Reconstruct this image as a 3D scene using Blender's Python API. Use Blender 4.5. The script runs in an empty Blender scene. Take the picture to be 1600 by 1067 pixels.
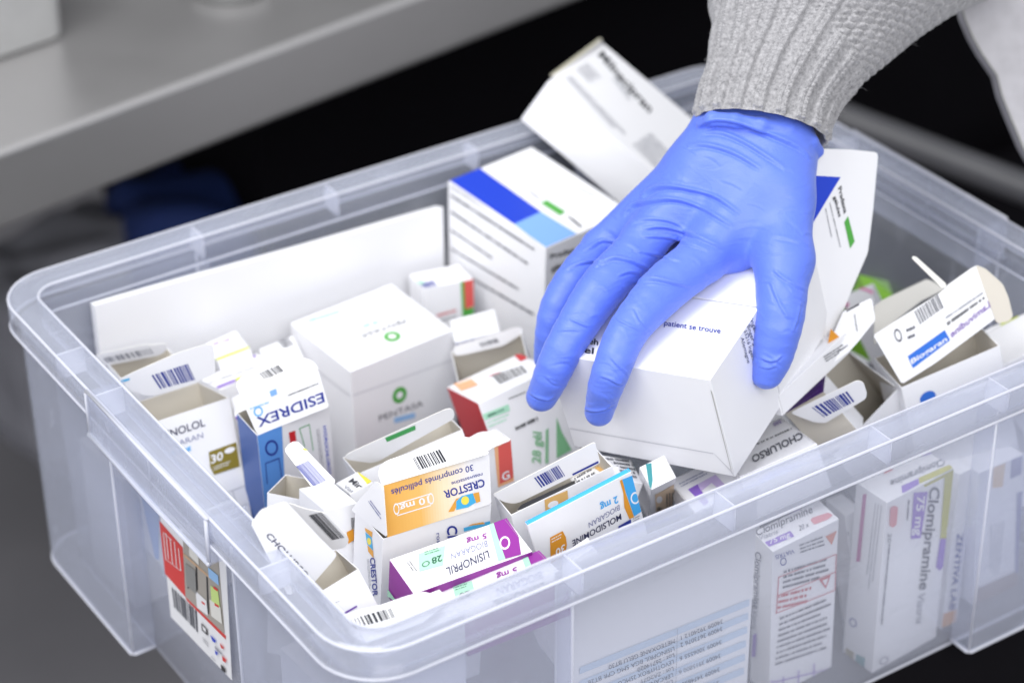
import bpy, bmesh, math, random
import numpy as np
from mathutils import Vector, Matrix
# ------------------------------------------------------------------ data (centimetres, origin = near corner of the bin rim)
CAM={'C0': [-44.6751, -82.5858, 78.2915], 'R': [[0.83163, -0.300368, 0.467087], [-0.555283, -0.438874, 0.706435], [-0.007199, -0.846858, -0.53177]]}
CARTONS=[
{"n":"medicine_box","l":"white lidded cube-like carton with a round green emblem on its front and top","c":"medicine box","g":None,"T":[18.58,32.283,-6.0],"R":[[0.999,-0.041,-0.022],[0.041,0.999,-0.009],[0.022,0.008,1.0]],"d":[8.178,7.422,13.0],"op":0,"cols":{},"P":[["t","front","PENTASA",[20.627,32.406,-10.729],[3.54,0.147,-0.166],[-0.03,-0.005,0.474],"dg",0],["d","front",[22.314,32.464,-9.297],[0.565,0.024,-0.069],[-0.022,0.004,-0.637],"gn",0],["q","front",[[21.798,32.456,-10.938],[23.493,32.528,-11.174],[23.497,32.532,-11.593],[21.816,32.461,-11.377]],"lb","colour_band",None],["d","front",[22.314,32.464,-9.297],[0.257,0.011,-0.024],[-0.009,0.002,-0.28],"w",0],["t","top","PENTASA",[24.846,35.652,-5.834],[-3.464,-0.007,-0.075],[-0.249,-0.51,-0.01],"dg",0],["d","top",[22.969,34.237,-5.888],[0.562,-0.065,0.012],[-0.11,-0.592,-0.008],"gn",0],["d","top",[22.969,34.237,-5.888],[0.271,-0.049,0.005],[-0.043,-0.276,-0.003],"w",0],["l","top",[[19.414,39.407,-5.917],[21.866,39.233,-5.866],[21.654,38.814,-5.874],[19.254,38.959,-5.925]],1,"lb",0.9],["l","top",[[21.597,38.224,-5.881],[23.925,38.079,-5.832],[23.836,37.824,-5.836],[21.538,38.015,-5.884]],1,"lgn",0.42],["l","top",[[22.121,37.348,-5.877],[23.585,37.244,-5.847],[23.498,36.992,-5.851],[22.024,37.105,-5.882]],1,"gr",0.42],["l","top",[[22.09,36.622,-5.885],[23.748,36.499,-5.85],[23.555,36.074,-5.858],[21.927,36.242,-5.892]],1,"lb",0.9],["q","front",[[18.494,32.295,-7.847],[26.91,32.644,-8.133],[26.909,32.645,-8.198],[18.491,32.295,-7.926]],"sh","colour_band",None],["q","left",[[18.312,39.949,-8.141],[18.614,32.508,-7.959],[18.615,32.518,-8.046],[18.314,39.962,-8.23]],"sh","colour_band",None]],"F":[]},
{"n":"medicine_box","l":"large white carton with a dark blue and light blue stripe across its top","c":"medicine box","g":None,"T":[33.355,31.227,-1.0],"R":[[0.995,-0.096,-0.016],[0.095,0.993,-0.067],[0.022,0.065,0.998]],"d":[7.562,10.636,11.0],"op":0,"cols":{},"P":[["q","top",[[32.427,41.867,-0.303],[35.138,42.084,-0.244],[35.58,35.062,-0.707],[33.174,34.759,-0.766]],"bl","colour_band",None],["q","top",[[33.174,34.759,-0.766],[35.58,35.062,-0.707],[36.13,31.322,-0.949],[33.27,30.988,-1.017]],"sky","colour_band",None],["q","top",[[36.173,35.983,-0.636],[36.769,36.064,-0.621],[37.006,34.164,-0.744],[36.402,33.967,-0.767]],"gn","colour_band",None],["l","top",[[36.157,37.63,-0.526],[36.598,37.748,-0.511],[36.636,36.344,-0.604],[36.197,36.228,-0.619]],1,"gr",0.42],["l","top",[[36.585,33.532,-0.793],[37.098,33.625,-0.779],[37.095,32.035,-0.885],[36.567,31.894,-0.903]],1,"k",0.42],["l","top",[[38.98,36.846,-0.533],[39.605,36.953,-0.516],[40.302,34.692,-0.656],[39.632,34.393,-0.687]],2,"lgr",0.42],["l","left",[[32.384,41.465,-1.083],[33.251,32.424,-1.425],[33.259,32.438,-1.853],[32.391,41.493,-1.527]],1,"dg",0.5],["l","left",[[32.406,41.55,-2.418],[33.213,33.156,-2.856],[33.222,33.172,-3.29],[32.413,41.579,-2.866]],1,"dg",0.5],["l","left",[[32.431,41.649,-3.946],[32.872,37.064,-4.186],[32.879,37.083,-4.578],[32.437,41.675,-4.344]],1,"dg",0.5],["l","left",[[32.456,41.748,-5.491],[33.174,34.174,-5.389],[33.181,34.189,-5.797],[32.463,41.775,-5.911]],1,"dg",0.5],["l","left",[[32.539,41.221,-6.946],[33.352,32.594,-6.653],[33.361,32.608,-7.098],[32.547,41.25,-7.407]],1,"dg",0.5],["l","left",[[32.373,41.421,-0.412],[32.883,36.067,-0.488],[32.888,36.079,-0.747],[32.377,41.438,-0.677]],1,"gr",0.5],["t","front","Pradaxa",[33.771,31.333,-2.014],[2.488,0.257,-0.263],[-0.058,-0.032,0.403],"k",1],["q","front",[[36.577,31.59,-1.806],[38.123,31.741,-1.835],[38.147,31.767,-2.194],[36.635,31.618,-2.142]],"gn","colour_band",None],["t","front","gélules",[33.9,31.415,-3.072],[1.7,0.169,-0.069],[-0.06,-0.035,0.442],"k",1],["l","front",[[37.068,31.751,-3.535],[39.819,32.028,-3.712],[39.912,32.121,-4.995],[37.147,31.841,-4.805]],3,"gr",0.42]],"F":[]},
{"n":"medicine_box","l":"long white carton tilted up above the far rim of the bin","c":"medicine box","g":None,"T":[40.808,41.879,5.0],"R":[[0.864,-0.299,-0.405],[0.501,0.434,0.749],[-0.048,-0.85,0.524]],"d":[8.698,3.929,14.0],"op":0,"cols":{},"P":[["t","front","Milnacipran",[47.093,44.659,4.21],[0.979,-4.99,-2.888],[0.884,0.53,-0.041],"k",1],["l","front",[[45.675,43.92,4.331],[46.003,42.572,3.528],[44.53,41.902,3.704],[44.102,43.175,4.504]],7,"gr",0.45],["l","front",[[43.329,42.618,4.491],[44.78,37.612,1.429],[43.96,37.24,1.528],[42.607,42.285,4.575]],4,"gr",0.45],["l","front",[[47.485,42.918,3.184],[47.513,40.611,1.998],[46.987,40.353,2.051],[46.872,42.535,3.204]],3,"gr",0.42],["l","front",[[47.054,37.974,0.815],[47.674,35.761,-0.531],[45.183,34.672,-0.212],[44.482,36.743,1.09]],9,"gr",0.45]],"F":[{"n":"ed","name":"lid","poly":[[42.086,43.494,4.484],[42.434,43.762,4.43],[48.595,46.535,4.495],[48.212,45.659,4.85],[42.03,42.626,4.912],[41.839,42.976,4.688]],"nrm":[-0.209,0.444,0.871],"col":"olive","back":"in","P":[]}]},
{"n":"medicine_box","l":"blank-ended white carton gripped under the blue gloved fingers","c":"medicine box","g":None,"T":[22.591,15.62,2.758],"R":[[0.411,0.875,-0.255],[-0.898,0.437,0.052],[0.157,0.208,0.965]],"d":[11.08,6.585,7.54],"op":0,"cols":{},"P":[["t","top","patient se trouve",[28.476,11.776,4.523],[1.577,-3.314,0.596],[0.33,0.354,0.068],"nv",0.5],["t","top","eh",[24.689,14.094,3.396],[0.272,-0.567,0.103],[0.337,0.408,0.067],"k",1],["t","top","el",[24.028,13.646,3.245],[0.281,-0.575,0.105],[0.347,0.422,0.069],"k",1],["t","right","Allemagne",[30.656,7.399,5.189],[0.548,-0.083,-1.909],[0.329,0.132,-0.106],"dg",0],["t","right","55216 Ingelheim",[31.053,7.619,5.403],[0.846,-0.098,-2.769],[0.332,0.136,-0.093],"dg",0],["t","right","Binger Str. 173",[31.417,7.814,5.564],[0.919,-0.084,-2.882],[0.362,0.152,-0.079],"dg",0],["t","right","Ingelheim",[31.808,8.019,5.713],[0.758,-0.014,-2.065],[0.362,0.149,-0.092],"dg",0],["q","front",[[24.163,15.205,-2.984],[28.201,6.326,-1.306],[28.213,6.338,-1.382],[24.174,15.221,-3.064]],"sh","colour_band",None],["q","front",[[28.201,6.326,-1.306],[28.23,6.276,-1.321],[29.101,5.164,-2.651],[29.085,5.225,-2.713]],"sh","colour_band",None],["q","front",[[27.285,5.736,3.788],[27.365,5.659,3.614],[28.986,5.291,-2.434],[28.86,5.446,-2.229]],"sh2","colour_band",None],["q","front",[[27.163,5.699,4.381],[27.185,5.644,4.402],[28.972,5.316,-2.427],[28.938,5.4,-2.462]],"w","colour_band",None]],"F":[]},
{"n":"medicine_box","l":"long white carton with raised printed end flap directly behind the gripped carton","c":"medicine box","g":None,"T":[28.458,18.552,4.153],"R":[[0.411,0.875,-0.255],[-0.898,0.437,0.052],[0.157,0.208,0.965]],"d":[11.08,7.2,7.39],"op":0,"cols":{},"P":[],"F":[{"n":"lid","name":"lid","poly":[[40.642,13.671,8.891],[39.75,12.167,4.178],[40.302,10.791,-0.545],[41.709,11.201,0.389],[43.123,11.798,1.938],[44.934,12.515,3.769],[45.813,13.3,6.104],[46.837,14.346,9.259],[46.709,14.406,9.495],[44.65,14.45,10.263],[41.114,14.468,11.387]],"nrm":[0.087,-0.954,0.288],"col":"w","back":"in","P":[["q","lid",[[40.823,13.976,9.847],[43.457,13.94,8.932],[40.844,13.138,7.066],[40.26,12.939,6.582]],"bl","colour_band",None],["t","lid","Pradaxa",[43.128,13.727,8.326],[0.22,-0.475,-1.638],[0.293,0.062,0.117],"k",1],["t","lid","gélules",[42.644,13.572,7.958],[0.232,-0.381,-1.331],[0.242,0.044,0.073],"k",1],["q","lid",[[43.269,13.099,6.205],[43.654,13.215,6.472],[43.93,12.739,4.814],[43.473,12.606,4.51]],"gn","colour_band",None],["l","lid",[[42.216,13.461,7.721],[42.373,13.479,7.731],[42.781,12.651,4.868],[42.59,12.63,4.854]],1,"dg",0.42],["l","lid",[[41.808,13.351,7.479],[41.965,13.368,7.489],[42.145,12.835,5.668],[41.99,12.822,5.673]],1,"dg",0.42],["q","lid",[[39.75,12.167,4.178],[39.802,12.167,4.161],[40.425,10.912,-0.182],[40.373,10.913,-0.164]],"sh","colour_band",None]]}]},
{"n":"medicine_box","l":"open white carton with a gold upside-down lid standing up","c":"medicine box","g":None,"T":[8.964,11.997,-3.0],"R":[[0.998,0.029,0.05],[-0.027,0.998,-0.05],[-0.051,0.048,0.998]],"d":[7.25,3.288,13.0],"op":1,"cols":{},"P":[["t","left","CRESTOR",[8.891,13.422,-5.17],[-0.139,-0.386,-2.494],[0.005,-0.553,0.377],"nv",1],["l","left",[[8.884,13.826,-5.515],[8.885,13.522,-5.324],[8.776,13.245,-7.303],[8.775,13.499,-7.467]],2,"gr",0.42],["q","left",[[8.996,14.074,-3.464],[8.985,13.191,-3.224],[8.965,13.237,-3.629],[8.985,13.996,-3.643]],"gold","colour_band",None],["q","left",[[8.981,13.996,-3.718],[8.965,13.287,-3.66],[8.919,13.076,-4.436],[8.939,13.786,-4.422]],"cy","colour_band",None],["d","left",[8.95,13.535,-4.085],[-0.001,-0.239,0.103],[-0.013,-0.003,-0.246],"yel",0],["q","left",[[8.935,13.734,-4.466],[8.918,13.075,-4.466],[8.892,13.019,-4.932],[8.912,13.629,-4.857]],"gold","colour_band",None],["t","front","CRESTOR",[13.161,11.91,-3.754],[0.316,0.203,-4.406],[0.67,-0.01,-0.196],"nv",1],["t","front","rosuvastatine",[12.452,11.942,-3.988],[0.196,0.147,-3.156],[0.275,-0.006,-0.05],"nv",0],["q","front",[[14.302,11.905,-4.352],[16.147,11.862,-4.58],[16.152,11.876,-4.873],[14.334,11.918,-4.639]],"cy","colour_band",None],["q","front",[[14.594,11.895,-4.313],[14.888,11.886,-4.305],[15.627,11.872,-4.464],[15.778,11.877,-4.654]],"gold","colour_band",None]],"F":[{"n":"lid","name":"lid","poly":[[9.264,12.448,0.333],[9.643,12.419,0.301],[15.799,12.015,0.326],[16.202,11.958,0.065],[16.058,11.581,-3.174],[9.268,12.048,-3.021]],"nrm":[-0.065,-0.991,0.118],"col":"w","back":"in","P":[["q","lid",[[9.33,12.441,0.31],[11.458,12.301,0.315],[11.387,11.902,-3.07],[9.268,12.048,-3.021]],"goldm","colour_band","gold1"],["q","lid",[[11.458,12.301,0.315],[13.262,12.18,0.298],[13.14,11.782,-3.111],[11.387,11.902,-3.07]],"gold1","colour_band","gold3"],["q","lid",[[13.262,12.18,0.298],[15.089,12.06,0.307],[14.941,11.658,-3.149],[13.14,11.782,-3.111]],"gold3","colour_band","w"],["t","lid","30 comprimés pelliculés",[15.069,11.998,-0.223],[-5.264,0.362,0.12],[0.019,-0.049,-0.403],"nv",0.4],["t","lid","CRESTOR",[15.689,11.821,-1.369],[-2.653,0.185,0.077],[0.055,-0.064,-0.504],"nv",1],["t","lid","rosuvastatine",[15.627,11.875,-0.949],[-2.032,0.142,0.062],[0.008,-0.028,-0.23],"nv",0.3],["t","lid","10 mg",[12.073,12.071,-1.273],[-1.853,0.128,0.045],[0.04,-0.055,-0.439],"w",1],["q","lid",[[10.098,12.226,-1.074],[12.212,12.078,-1.137],[12.205,12.071,-1.206],[10.091,12.218,-1.142]],"w","colour_band",None],["q","lid",[[10.019,12.143,-1.809],[12.179,11.992,-1.878],[12.173,11.984,-1.946],[10.012,12.136,-1.877]],"w","colour_band",None],["d","lid",[10.007,12.192,-1.409],[0.182,-0.015,-0.021],[0.001,-0.045,-0.377],"w",1],["d","lid",[12.218,12.035,-1.493],[0.184,-0.015,-0.021],[0.003,-0.045,-0.38],"w",1],["q","lid",[[13.22,11.823,-2.723],[13.809,11.865,-2.04],[14.159,11.838,-2.075],[13.595,11.789,-2.796]],"gold","colour_band",None],["q","lid",[[13.793,11.846,-2.206],[14.167,11.847,-1.992],[14.901,11.793,-2.043],[15.097,11.702,-2.699],[14.512,11.721,-2.856],[13.74,11.784,-2.761]],"cy","colour_band",None],["d","lid",[14.361,11.792,-2.345],[0.251,-0.019,-0.023],[0.016,-0.035,-0.282],"yel",0],["q","lid",[[14.898,11.789,-2.071],[15.294,11.759,-2.106],[15.336,11.681,-2.738],[15.063,11.697,-2.759]],"gold","colour_band",None]]},{"n":"tuck","name":"tuck_flap","poly":[[9.327,12.434,0.345],[9.539,13.22,0.544],[9.868,13.616,0.66],[10.25,13.819,0.734],[10.593,13.863,0.768],[15.248,13.2,0.934],[15.635,12.886,0.887],[15.754,12.163,0.726],[15.898,11.707,0.629],[15.845,11.403,0.554]],"nrm":[-0.067,-0.228,0.971],"col":"w","back":"in","P":[["b","tuck",[[11.855,13.271,0.716],[13.536,13.054,0.781],[13.401,12.113,0.551],[11.707,12.346,0.489]],3,"k"]]},{"n":"dust","name":"dust_flap","poly":[[9.031,15.706,-3.236],[9.114,15.027,-2.246],[9.313,13.2,0.197],[9.311,12.333,0.382],[8.991,11.612,-2.634]],"nrm":[-0.995,0.024,0.099],"col":"w","back":"in","P":[["l","dust",[[9.153,13.877,-1.572],[9.176,13.507,-1.253],[9.11,11.969,-1.538],[9.081,12.301,-1.91]],2,"nv",0.42]]}]},
{"n":"medicine_box","l":"purple-ended 5 mg carton, the upper of the two beside the near rim","c":"medicine box","g":None,"T":[7.772,6.749,-3.0],"R":[[0.997,0.072,-0.022],[-0.075,0.985,-0.153],[0.01,0.154,0.988]],"d":[7.532,2.958,3.036],"op":0,"cols":{"left":"pur","front":"pur"},"P":[["t","top","LISINOPRIL",[13.14,7.486,-2.768],[-2.809,0.016,-0.059],[-0.249,-0.554,-0.091],"nk",0.4],["t","top","BIOGARAN",[13.505,8.174,-2.654],[-2.342,0.137,-0.03],[-0.208,-0.428,-0.071],"gv",0],["t","top","5 mg",[13.813,8.666,-2.571],[-1.277,0.142,-0.006],[-0.194,-0.361,-0.06],"pur",1],["q","top",[[9.612,9.203,-2.58],[11.245,9.002,-2.575],[10.311,7.762,-2.788],[8.902,8.001,-2.781]],"mint","colour_band",None],["t","top","28",[10.679,8.474,-2.669],[-0.635,0.057,-0.005],[-0.21,-0.419,-0.069],"dgn",1],["l","top",[[10.0,9.231,-2.567],[10.967,9.084,-2.569],[10.819,8.761,-2.622],[9.837,8.881,-2.625]],2,"dgn",0.42],["d","top",[9.541,8.32,-2.718],[0.251,-0.002,0.005],[-0.074,-0.184,-0.03],"dgn",1],["q","top",[[14.289,9.155,-2.485],[14.622,9.124,-2.482],[14.263,8.181,-2.636],[13.7,6.456,-2.915],[13.162,6.477,-2.924]],"mint","colour_band",None],["q","top",[[14.6,9.136,-2.481],[15.867,9.151,-2.451],[15.272,7.602,-2.703],[14.575,6.282,-2.923],[13.62,6.445,-2.919],[14.168,8.039,-2.66]],"pur","colour_band",None],["d","top",[14.272,7.489,-2.743],[0.335,-0.018,0.005],[-0.216,-0.455,-0.075],"w",1],["l","top",[[8.646,8.95,-2.64],[8.942,8.972,-2.63],[8.911,8.129,-2.762],[8.552,8.05,-2.782]],2,"k",0.42],["q","left",[[8.043,10.125,-4.837],[7.957,8.96,-4.934],[7.968,9.081,-5.094],[8.055,10.186,-5.468]],"mint","colour_band",None]],"F":[]},
{"n":"medicine_box","l":"lower purple-ended 5 mg carton, half hidden under the near rim","c":"medicine box","g":None,"T":[9.02,3.728,-3.4],"R":[[0.991,0.114,-0.063],[-0.108,0.991,0.082],[0.072,-0.074,0.995]],"d":[6.497,3.318,2.5],"op":0,"cols":{"left":"pur","front":"pur"},"P":[["t","top","5 mg",[13.987,5.844,-3.258],[-1.285,0.141,-0.094],[-0.25,-0.46,0.022],"pur",1],["q","top",[[14.766,6.526,-3.265],[15.112,6.494,-3.24],[14.583,5.171,-3.165],[14.126,5.034,-3.182]],"mint","colour_band",None],["q","top",[[15.112,6.494,-3.24],[15.92,6.381,-3.179],[15.775,5.201,-3.091],[14.583,5.171,-3.165]],"pur","colour_band",None],["q","top",[[10.312,6.784,-3.57],[11.35,6.395,-3.472],[10.88,5.339,-3.414],[9.743,5.557,-3.505]],"mint","colour_band",None],["t","top","28",[10.786,5.743,-3.454],[-0.637,0.116,-0.05],[-0.269,-0.505,0.025],"dgn",1],["l","top",[[10.348,6.617,-3.554],[11.158,6.432,-3.487],[10.965,6.066,-3.469],[10.144,6.209,-3.533]],2,"dgn",0.42],["t","top","BIOGARAN",[14.746,4.57,-3.105],[-2.78,0.328,-0.204],[-0.268,-0.645,0.036],"gv",0],["t","top","LISINOPRIL",[14.301,3.604,-3.053],[-3.12,0.422,-0.234],[-0.271,-0.708,0.041],"nk",0.4]],"F":[]},
{"n":"medicine_box","l":"white 2 mg carton with cyan edge and orange curve leaning on the front rim","c":"medicine box","g":None,"T":[15.729,7.367,-2.0],"R":[[0.956,0.136,-0.261],[-0.147,0.989,-0.024],[0.254,0.061,0.965]],"d":[6.799,0.35,6.0],"op":0,"cols":{"top":"cyan"},"P":[["t","front","2 mg",[21.404,6.571,-1.761],[-1.1,0.17,-0.304],[0.114,0.017,-0.527],"cyan",1],["t","front","BIOGARAN",[21.569,6.592,-2.466],[-1.948,0.309,-0.666],[0.066,0.016,-0.41],"gv",0],["t","front","MOLSIDOMINE",[21.71,6.615,-3.168],[-3.099,0.485,-0.944],[0.078,0.018,-0.464],"nk",0.4],["q","front",[[17.196,7.251,-3.397],[17.974,7.131,-3.177],[18.209,7.131,-3.704],[18.301,7.155,-4.308],[18.221,7.215,-5.094],[17.315,7.355,-5.348]],"orange","colour_band",None],["t","front","30",[18.149,7.169,-4.188],[-0.578,0.094,-0.226],[0.066,0.026,-0.568],"w",1],["l","front",[[17.279,7.243,-3.455],[17.977,7.134,-3.244],[18.029,7.155,-3.689],[17.32,7.263,-3.868]],2,"w",0.42],["q","front",[[21.505,6.491,-0.693],[21.667,6.466,-0.653],[21.941,6.498,-1.773],[22.604,6.528,-3.751],[22.314,6.571,-3.795],[21.921,6.564,-2.804],[21.797,6.514,-1.725]],"orange","colour_band",None],["q","front",[[21.651,6.469,-0.667],[22.522,6.34,-0.518],[22.933,6.399,-2.39],[23.154,6.435,-3.462],[22.618,6.524,-3.708],[21.983,6.493,-1.787]],"cyan","colour_band",None],["d","front",[22.596,6.441,-2.323],[0.288,-0.042,0.044],[0.113,0.013,-0.464],"w",1],["q","front",[[21.606,6.686,-4.076],[22.399,6.561,-3.824],[22.467,6.576,-4.23],[21.625,6.703,-4.399]],"nv","colour_band",None],["l","front",[[22.521,6.541,-3.77],[23.016,6.465,-3.653],[23.133,6.481,-4.172],[22.638,6.557,-4.289]],3,"gr",0.42],["q","front",[[17.155,7.133,-1.385],[20.888,6.529,0.068],[20.96,6.527,-0.048],[17.162,7.141,-1.536]],"cyan","colour_band",None]],"F":[]},
{"n":"medicine_box","l":"open empty carton with a navy barcode on its raised flap, left below the gripped carton","c":"medicine box","g":None,"T":[16.609,10.385,-3.5],"R":[[0.965,0.161,-0.206],[-0.149,0.986,0.074],[0.215,-0.04,0.976]],"d":[6.746,2.479,12.0],"op":1,"cols":{},"P":[["d","front",[19.269,9.95,-3.533],[0.369,-0.057,0.068],[0.076,-0.023,-0.248],"k",1],["q","front",[[18.732,10.057,-3.052],[20.206,9.825,-2.833],[20.245,9.786,-3.633],[18.78,10.016,-3.87]],"tan","colour_band",None],["d","front",[19.269,9.95,-3.533],[0.328,-0.051,0.058],[0.076,-0.022,-0.226],"w",0]],"F":[{"n":"blister","name":"blister_pack","poly":[[17.284,10.838,-3.75],[17.901,11.191,-3.75],[21.774,11.441,-3.75],[22.94,11.315,-3.75],[22.219,10.739,-3.75],[21.272,10.723,-3.75],[19.066,10.657,-3.75]],"nrm":[0.0,0.0,1.0],"col":"k2","back":"k2","P":[]},{"n":"tuck","name":"tuck_flap","poly":[[16.236,11.74,-2.701],[21.086,8.36,1.065],[21.577,8.479,-0.629],[21.482,8.557,-0.758],[17.665,11.176,-3.535],[17.296,11.373,-3.549],[16.859,11.556,-3.34],[16.489,11.673,-2.996]],"nrm":[-0.456,-0.869,-0.193],"col":"w","back":"in","P":[["b","tuck",[[18.263,10.411,-1.504],[19.426,9.596,-0.577],[19.889,9.558,-1.501],[18.736,10.351,-2.349]],5,"nv"],["q","tuck",[[20.223,9.359,-1.396],[21.446,8.513,-0.475],[21.489,8.527,-0.637],[20.262,9.371,-1.541]],"nv","colour_band",None]]}]},
{"n":"medicine_box","l":"small cream carton with navy square and gold corner, wedged behind the cyan-edged carton","c":"medicine box","g":None,"T":[21.663,10.853,-3.6],"R":[[0.976,0.194,-0.098],[-0.152,0.932,0.33],[0.155,-0.307,0.939]],"d":[2.766,2.016,9.0],"op":0,"cols":{},"P":[["q","front",[[21.752,10.786,-3.747],[22.769,10.635,-3.565],[22.781,10.536,-3.857],[21.705,10.67,-4.13]],"nv","colour_band",None],["l","top",[[22.071,11.863,-3.913],[23.617,12.045,-3.815],[22.949,10.779,-3.44],[21.674,10.855,-3.599]],2,"dg",0.42],["q","top",[[24.029,12.178,-3.819],[23.952,10.971,-3.403],[23.292,10.711,-3.38],[23.487,11.642,-3.687]],"tan","colour_band",None]],"F":[]},
{"n":"medicine_box","l":"white carton with dark red end and pale green panel, partly under the middle finger","c":"medicine box","g":None,"T":[22.6,23.151,-5.0],"R":[[0.979,0.157,-0.134],[-0.1,0.928,0.359],[0.18,-0.337,0.924]],"d":[5.491,5.515,12.0],"op":0,"cols":{"left":"red"},"P":[["b","top",[[25.758,26.359,-5.789],[27.489,25.459,-5.189],[26.925,23.994,-4.702],[25.054,24.317,-5.098]],7,"k"],["q","top",[[23.971,28.213,-6.766],[24.981,27.684,-6.415],[24.424,25.905,-5.805],[23.403,26.392,-6.142]],"peach","colour_band",None],["l","top",[[25.67,26.664,-5.919],[26.409,26.376,-5.701],[26.145,25.923,-5.563],[25.469,26.226,-5.779]],1,"red",0.42],["q","top",[[28.489,27.846,-5.971],[29.049,27.017,-5.568],[28.623,26.134,-5.287],[27.93,26.243,-5.429]],"red","colour_band",None],["q","front",[[22.742,22.866,-5.717],[24.566,22.641,-5.489],[24.576,22.488,-5.904],[22.802,22.716,-6.101]],"mint","colour_band",None],["l","front",[[23.049,22.788,-5.79],[24.269,22.642,-5.625],[24.252,22.571,-5.828],[23.078,22.711,-5.989]],1,"dgn",0.8],["l","front",[[22.884,22.67,-6.19],[24.561,22.467,-5.97],[24.528,22.3,-6.444],[22.92,22.486,-6.679]],2,"mint",0.42],["l","front",[[24.612,22.779,-5.088],[25.915,22.623,-4.912],[25.933,22.553,-5.095],[24.647,22.71,-5.261]],1,"k",0.42],["l","front",[[24.679,22.086,-6.963],[26.272,21.93,-6.651],[26.27,21.83,-6.928],[24.685,21.999,-7.199]],1,"k",0.9],["t","front","28 gél",[25.837,20.929,-9.607],[0.5,0.606,1.9],[-0.555,0.169,0.206],"gn2",1],["q","front",[[26.651,21.505,-7.644],[26.852,21.504,-7.553],[26.38,20.814,-9.67],[26.165,20.844,-9.687]],"gn2","colour_band",None],["q","front",[[27.542,21.58,-7.023],[27.696,21.187,-8.034],[28.109,20.674,-9.252],[26.984,20.76,-9.538]],"gn2","colour_band",None]],"F":[]},
{"n":"medicine_box","l":"white carton with coral red end panel bordered in orange, behind the gold lid","c":"medicine box","g":None,"T":[14.807,17.933,-4.501],"R":[[1.0,-0.007,-0.013],[0.008,0.996,0.093],[0.013,-0.093,0.996]],"d":[6.865,1.671,8.0],"op":0,"cols":{},"P":[["q","front",[[20.427,17.981,-4.42],[21.678,17.999,-4.322],[21.774,17.745,-7.051],[21.7,17.711,-7.411],[20.491,17.703,-7.411],[20.442,17.841,-5.925]],"peach","colour_band",None],["q","front",[[20.699,17.965,-4.613],[21.671,17.989,-4.427],[21.69,17.762,-6.864],[21.604,17.733,-7.172],[20.633,17.72,-7.233]],"coral","colour_band",None],["t","front","G",[20.837,17.736,-7.079],[0.565,0.006,0.016],[-0.039,0.052,0.556],"w",1]],"F":[{"n":"tuck","name":"tuck_flap","poly":[[19.238,19.098,-4.081],[20.111,19.227,-4.043],[20.657,19.095,-4.082],[21.185,18.693,-4.203],[21.456,18.145,-4.367],[21.65,17.91,-4.438],[20.326,17.875,-4.448],[19.773,17.755,-4.484]],"nrm":[0.0,-0.287,0.958],"col":"w","back":"in","P":[]}]},
{"n":"medicine_box","l":"open carton with a green mark on its curved flap, before the green-emblem carton","c":"medicine box","g":None,"T":[12.33,20.787,-5.0],"R":[[0.963,0.227,-0.143],[-0.181,0.943,0.279],[0.198,-0.243,0.95]],"d":[7.065,3.19,12.0],"op":1,"cols":{},"P":[],"F":[{"n":"tuck","name":"tuck_flap","poly":[[12.195,22.008,-4.359],[12.434,21.774,-4.017],[17.063,17.966,-0.466],[17.347,17.777,-0.44],[17.523,17.751,-0.814],[17.496,17.886,-1.319],[13.992,20.943,-4.755],[13.586,21.243,-4.92],[12.843,21.676,-4.725],[12.366,21.952,-4.59]],"nrm":[-0.531,-0.825,-0.193],"col":"w","back":"in","P":[["q","tuck",[[14.163,20.37,-2.767],[15.611,19.199,-1.746],[15.662,19.254,-2.122],[14.291,20.368,-3.114]],"gn3","colour_band",None]]}]},
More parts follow.
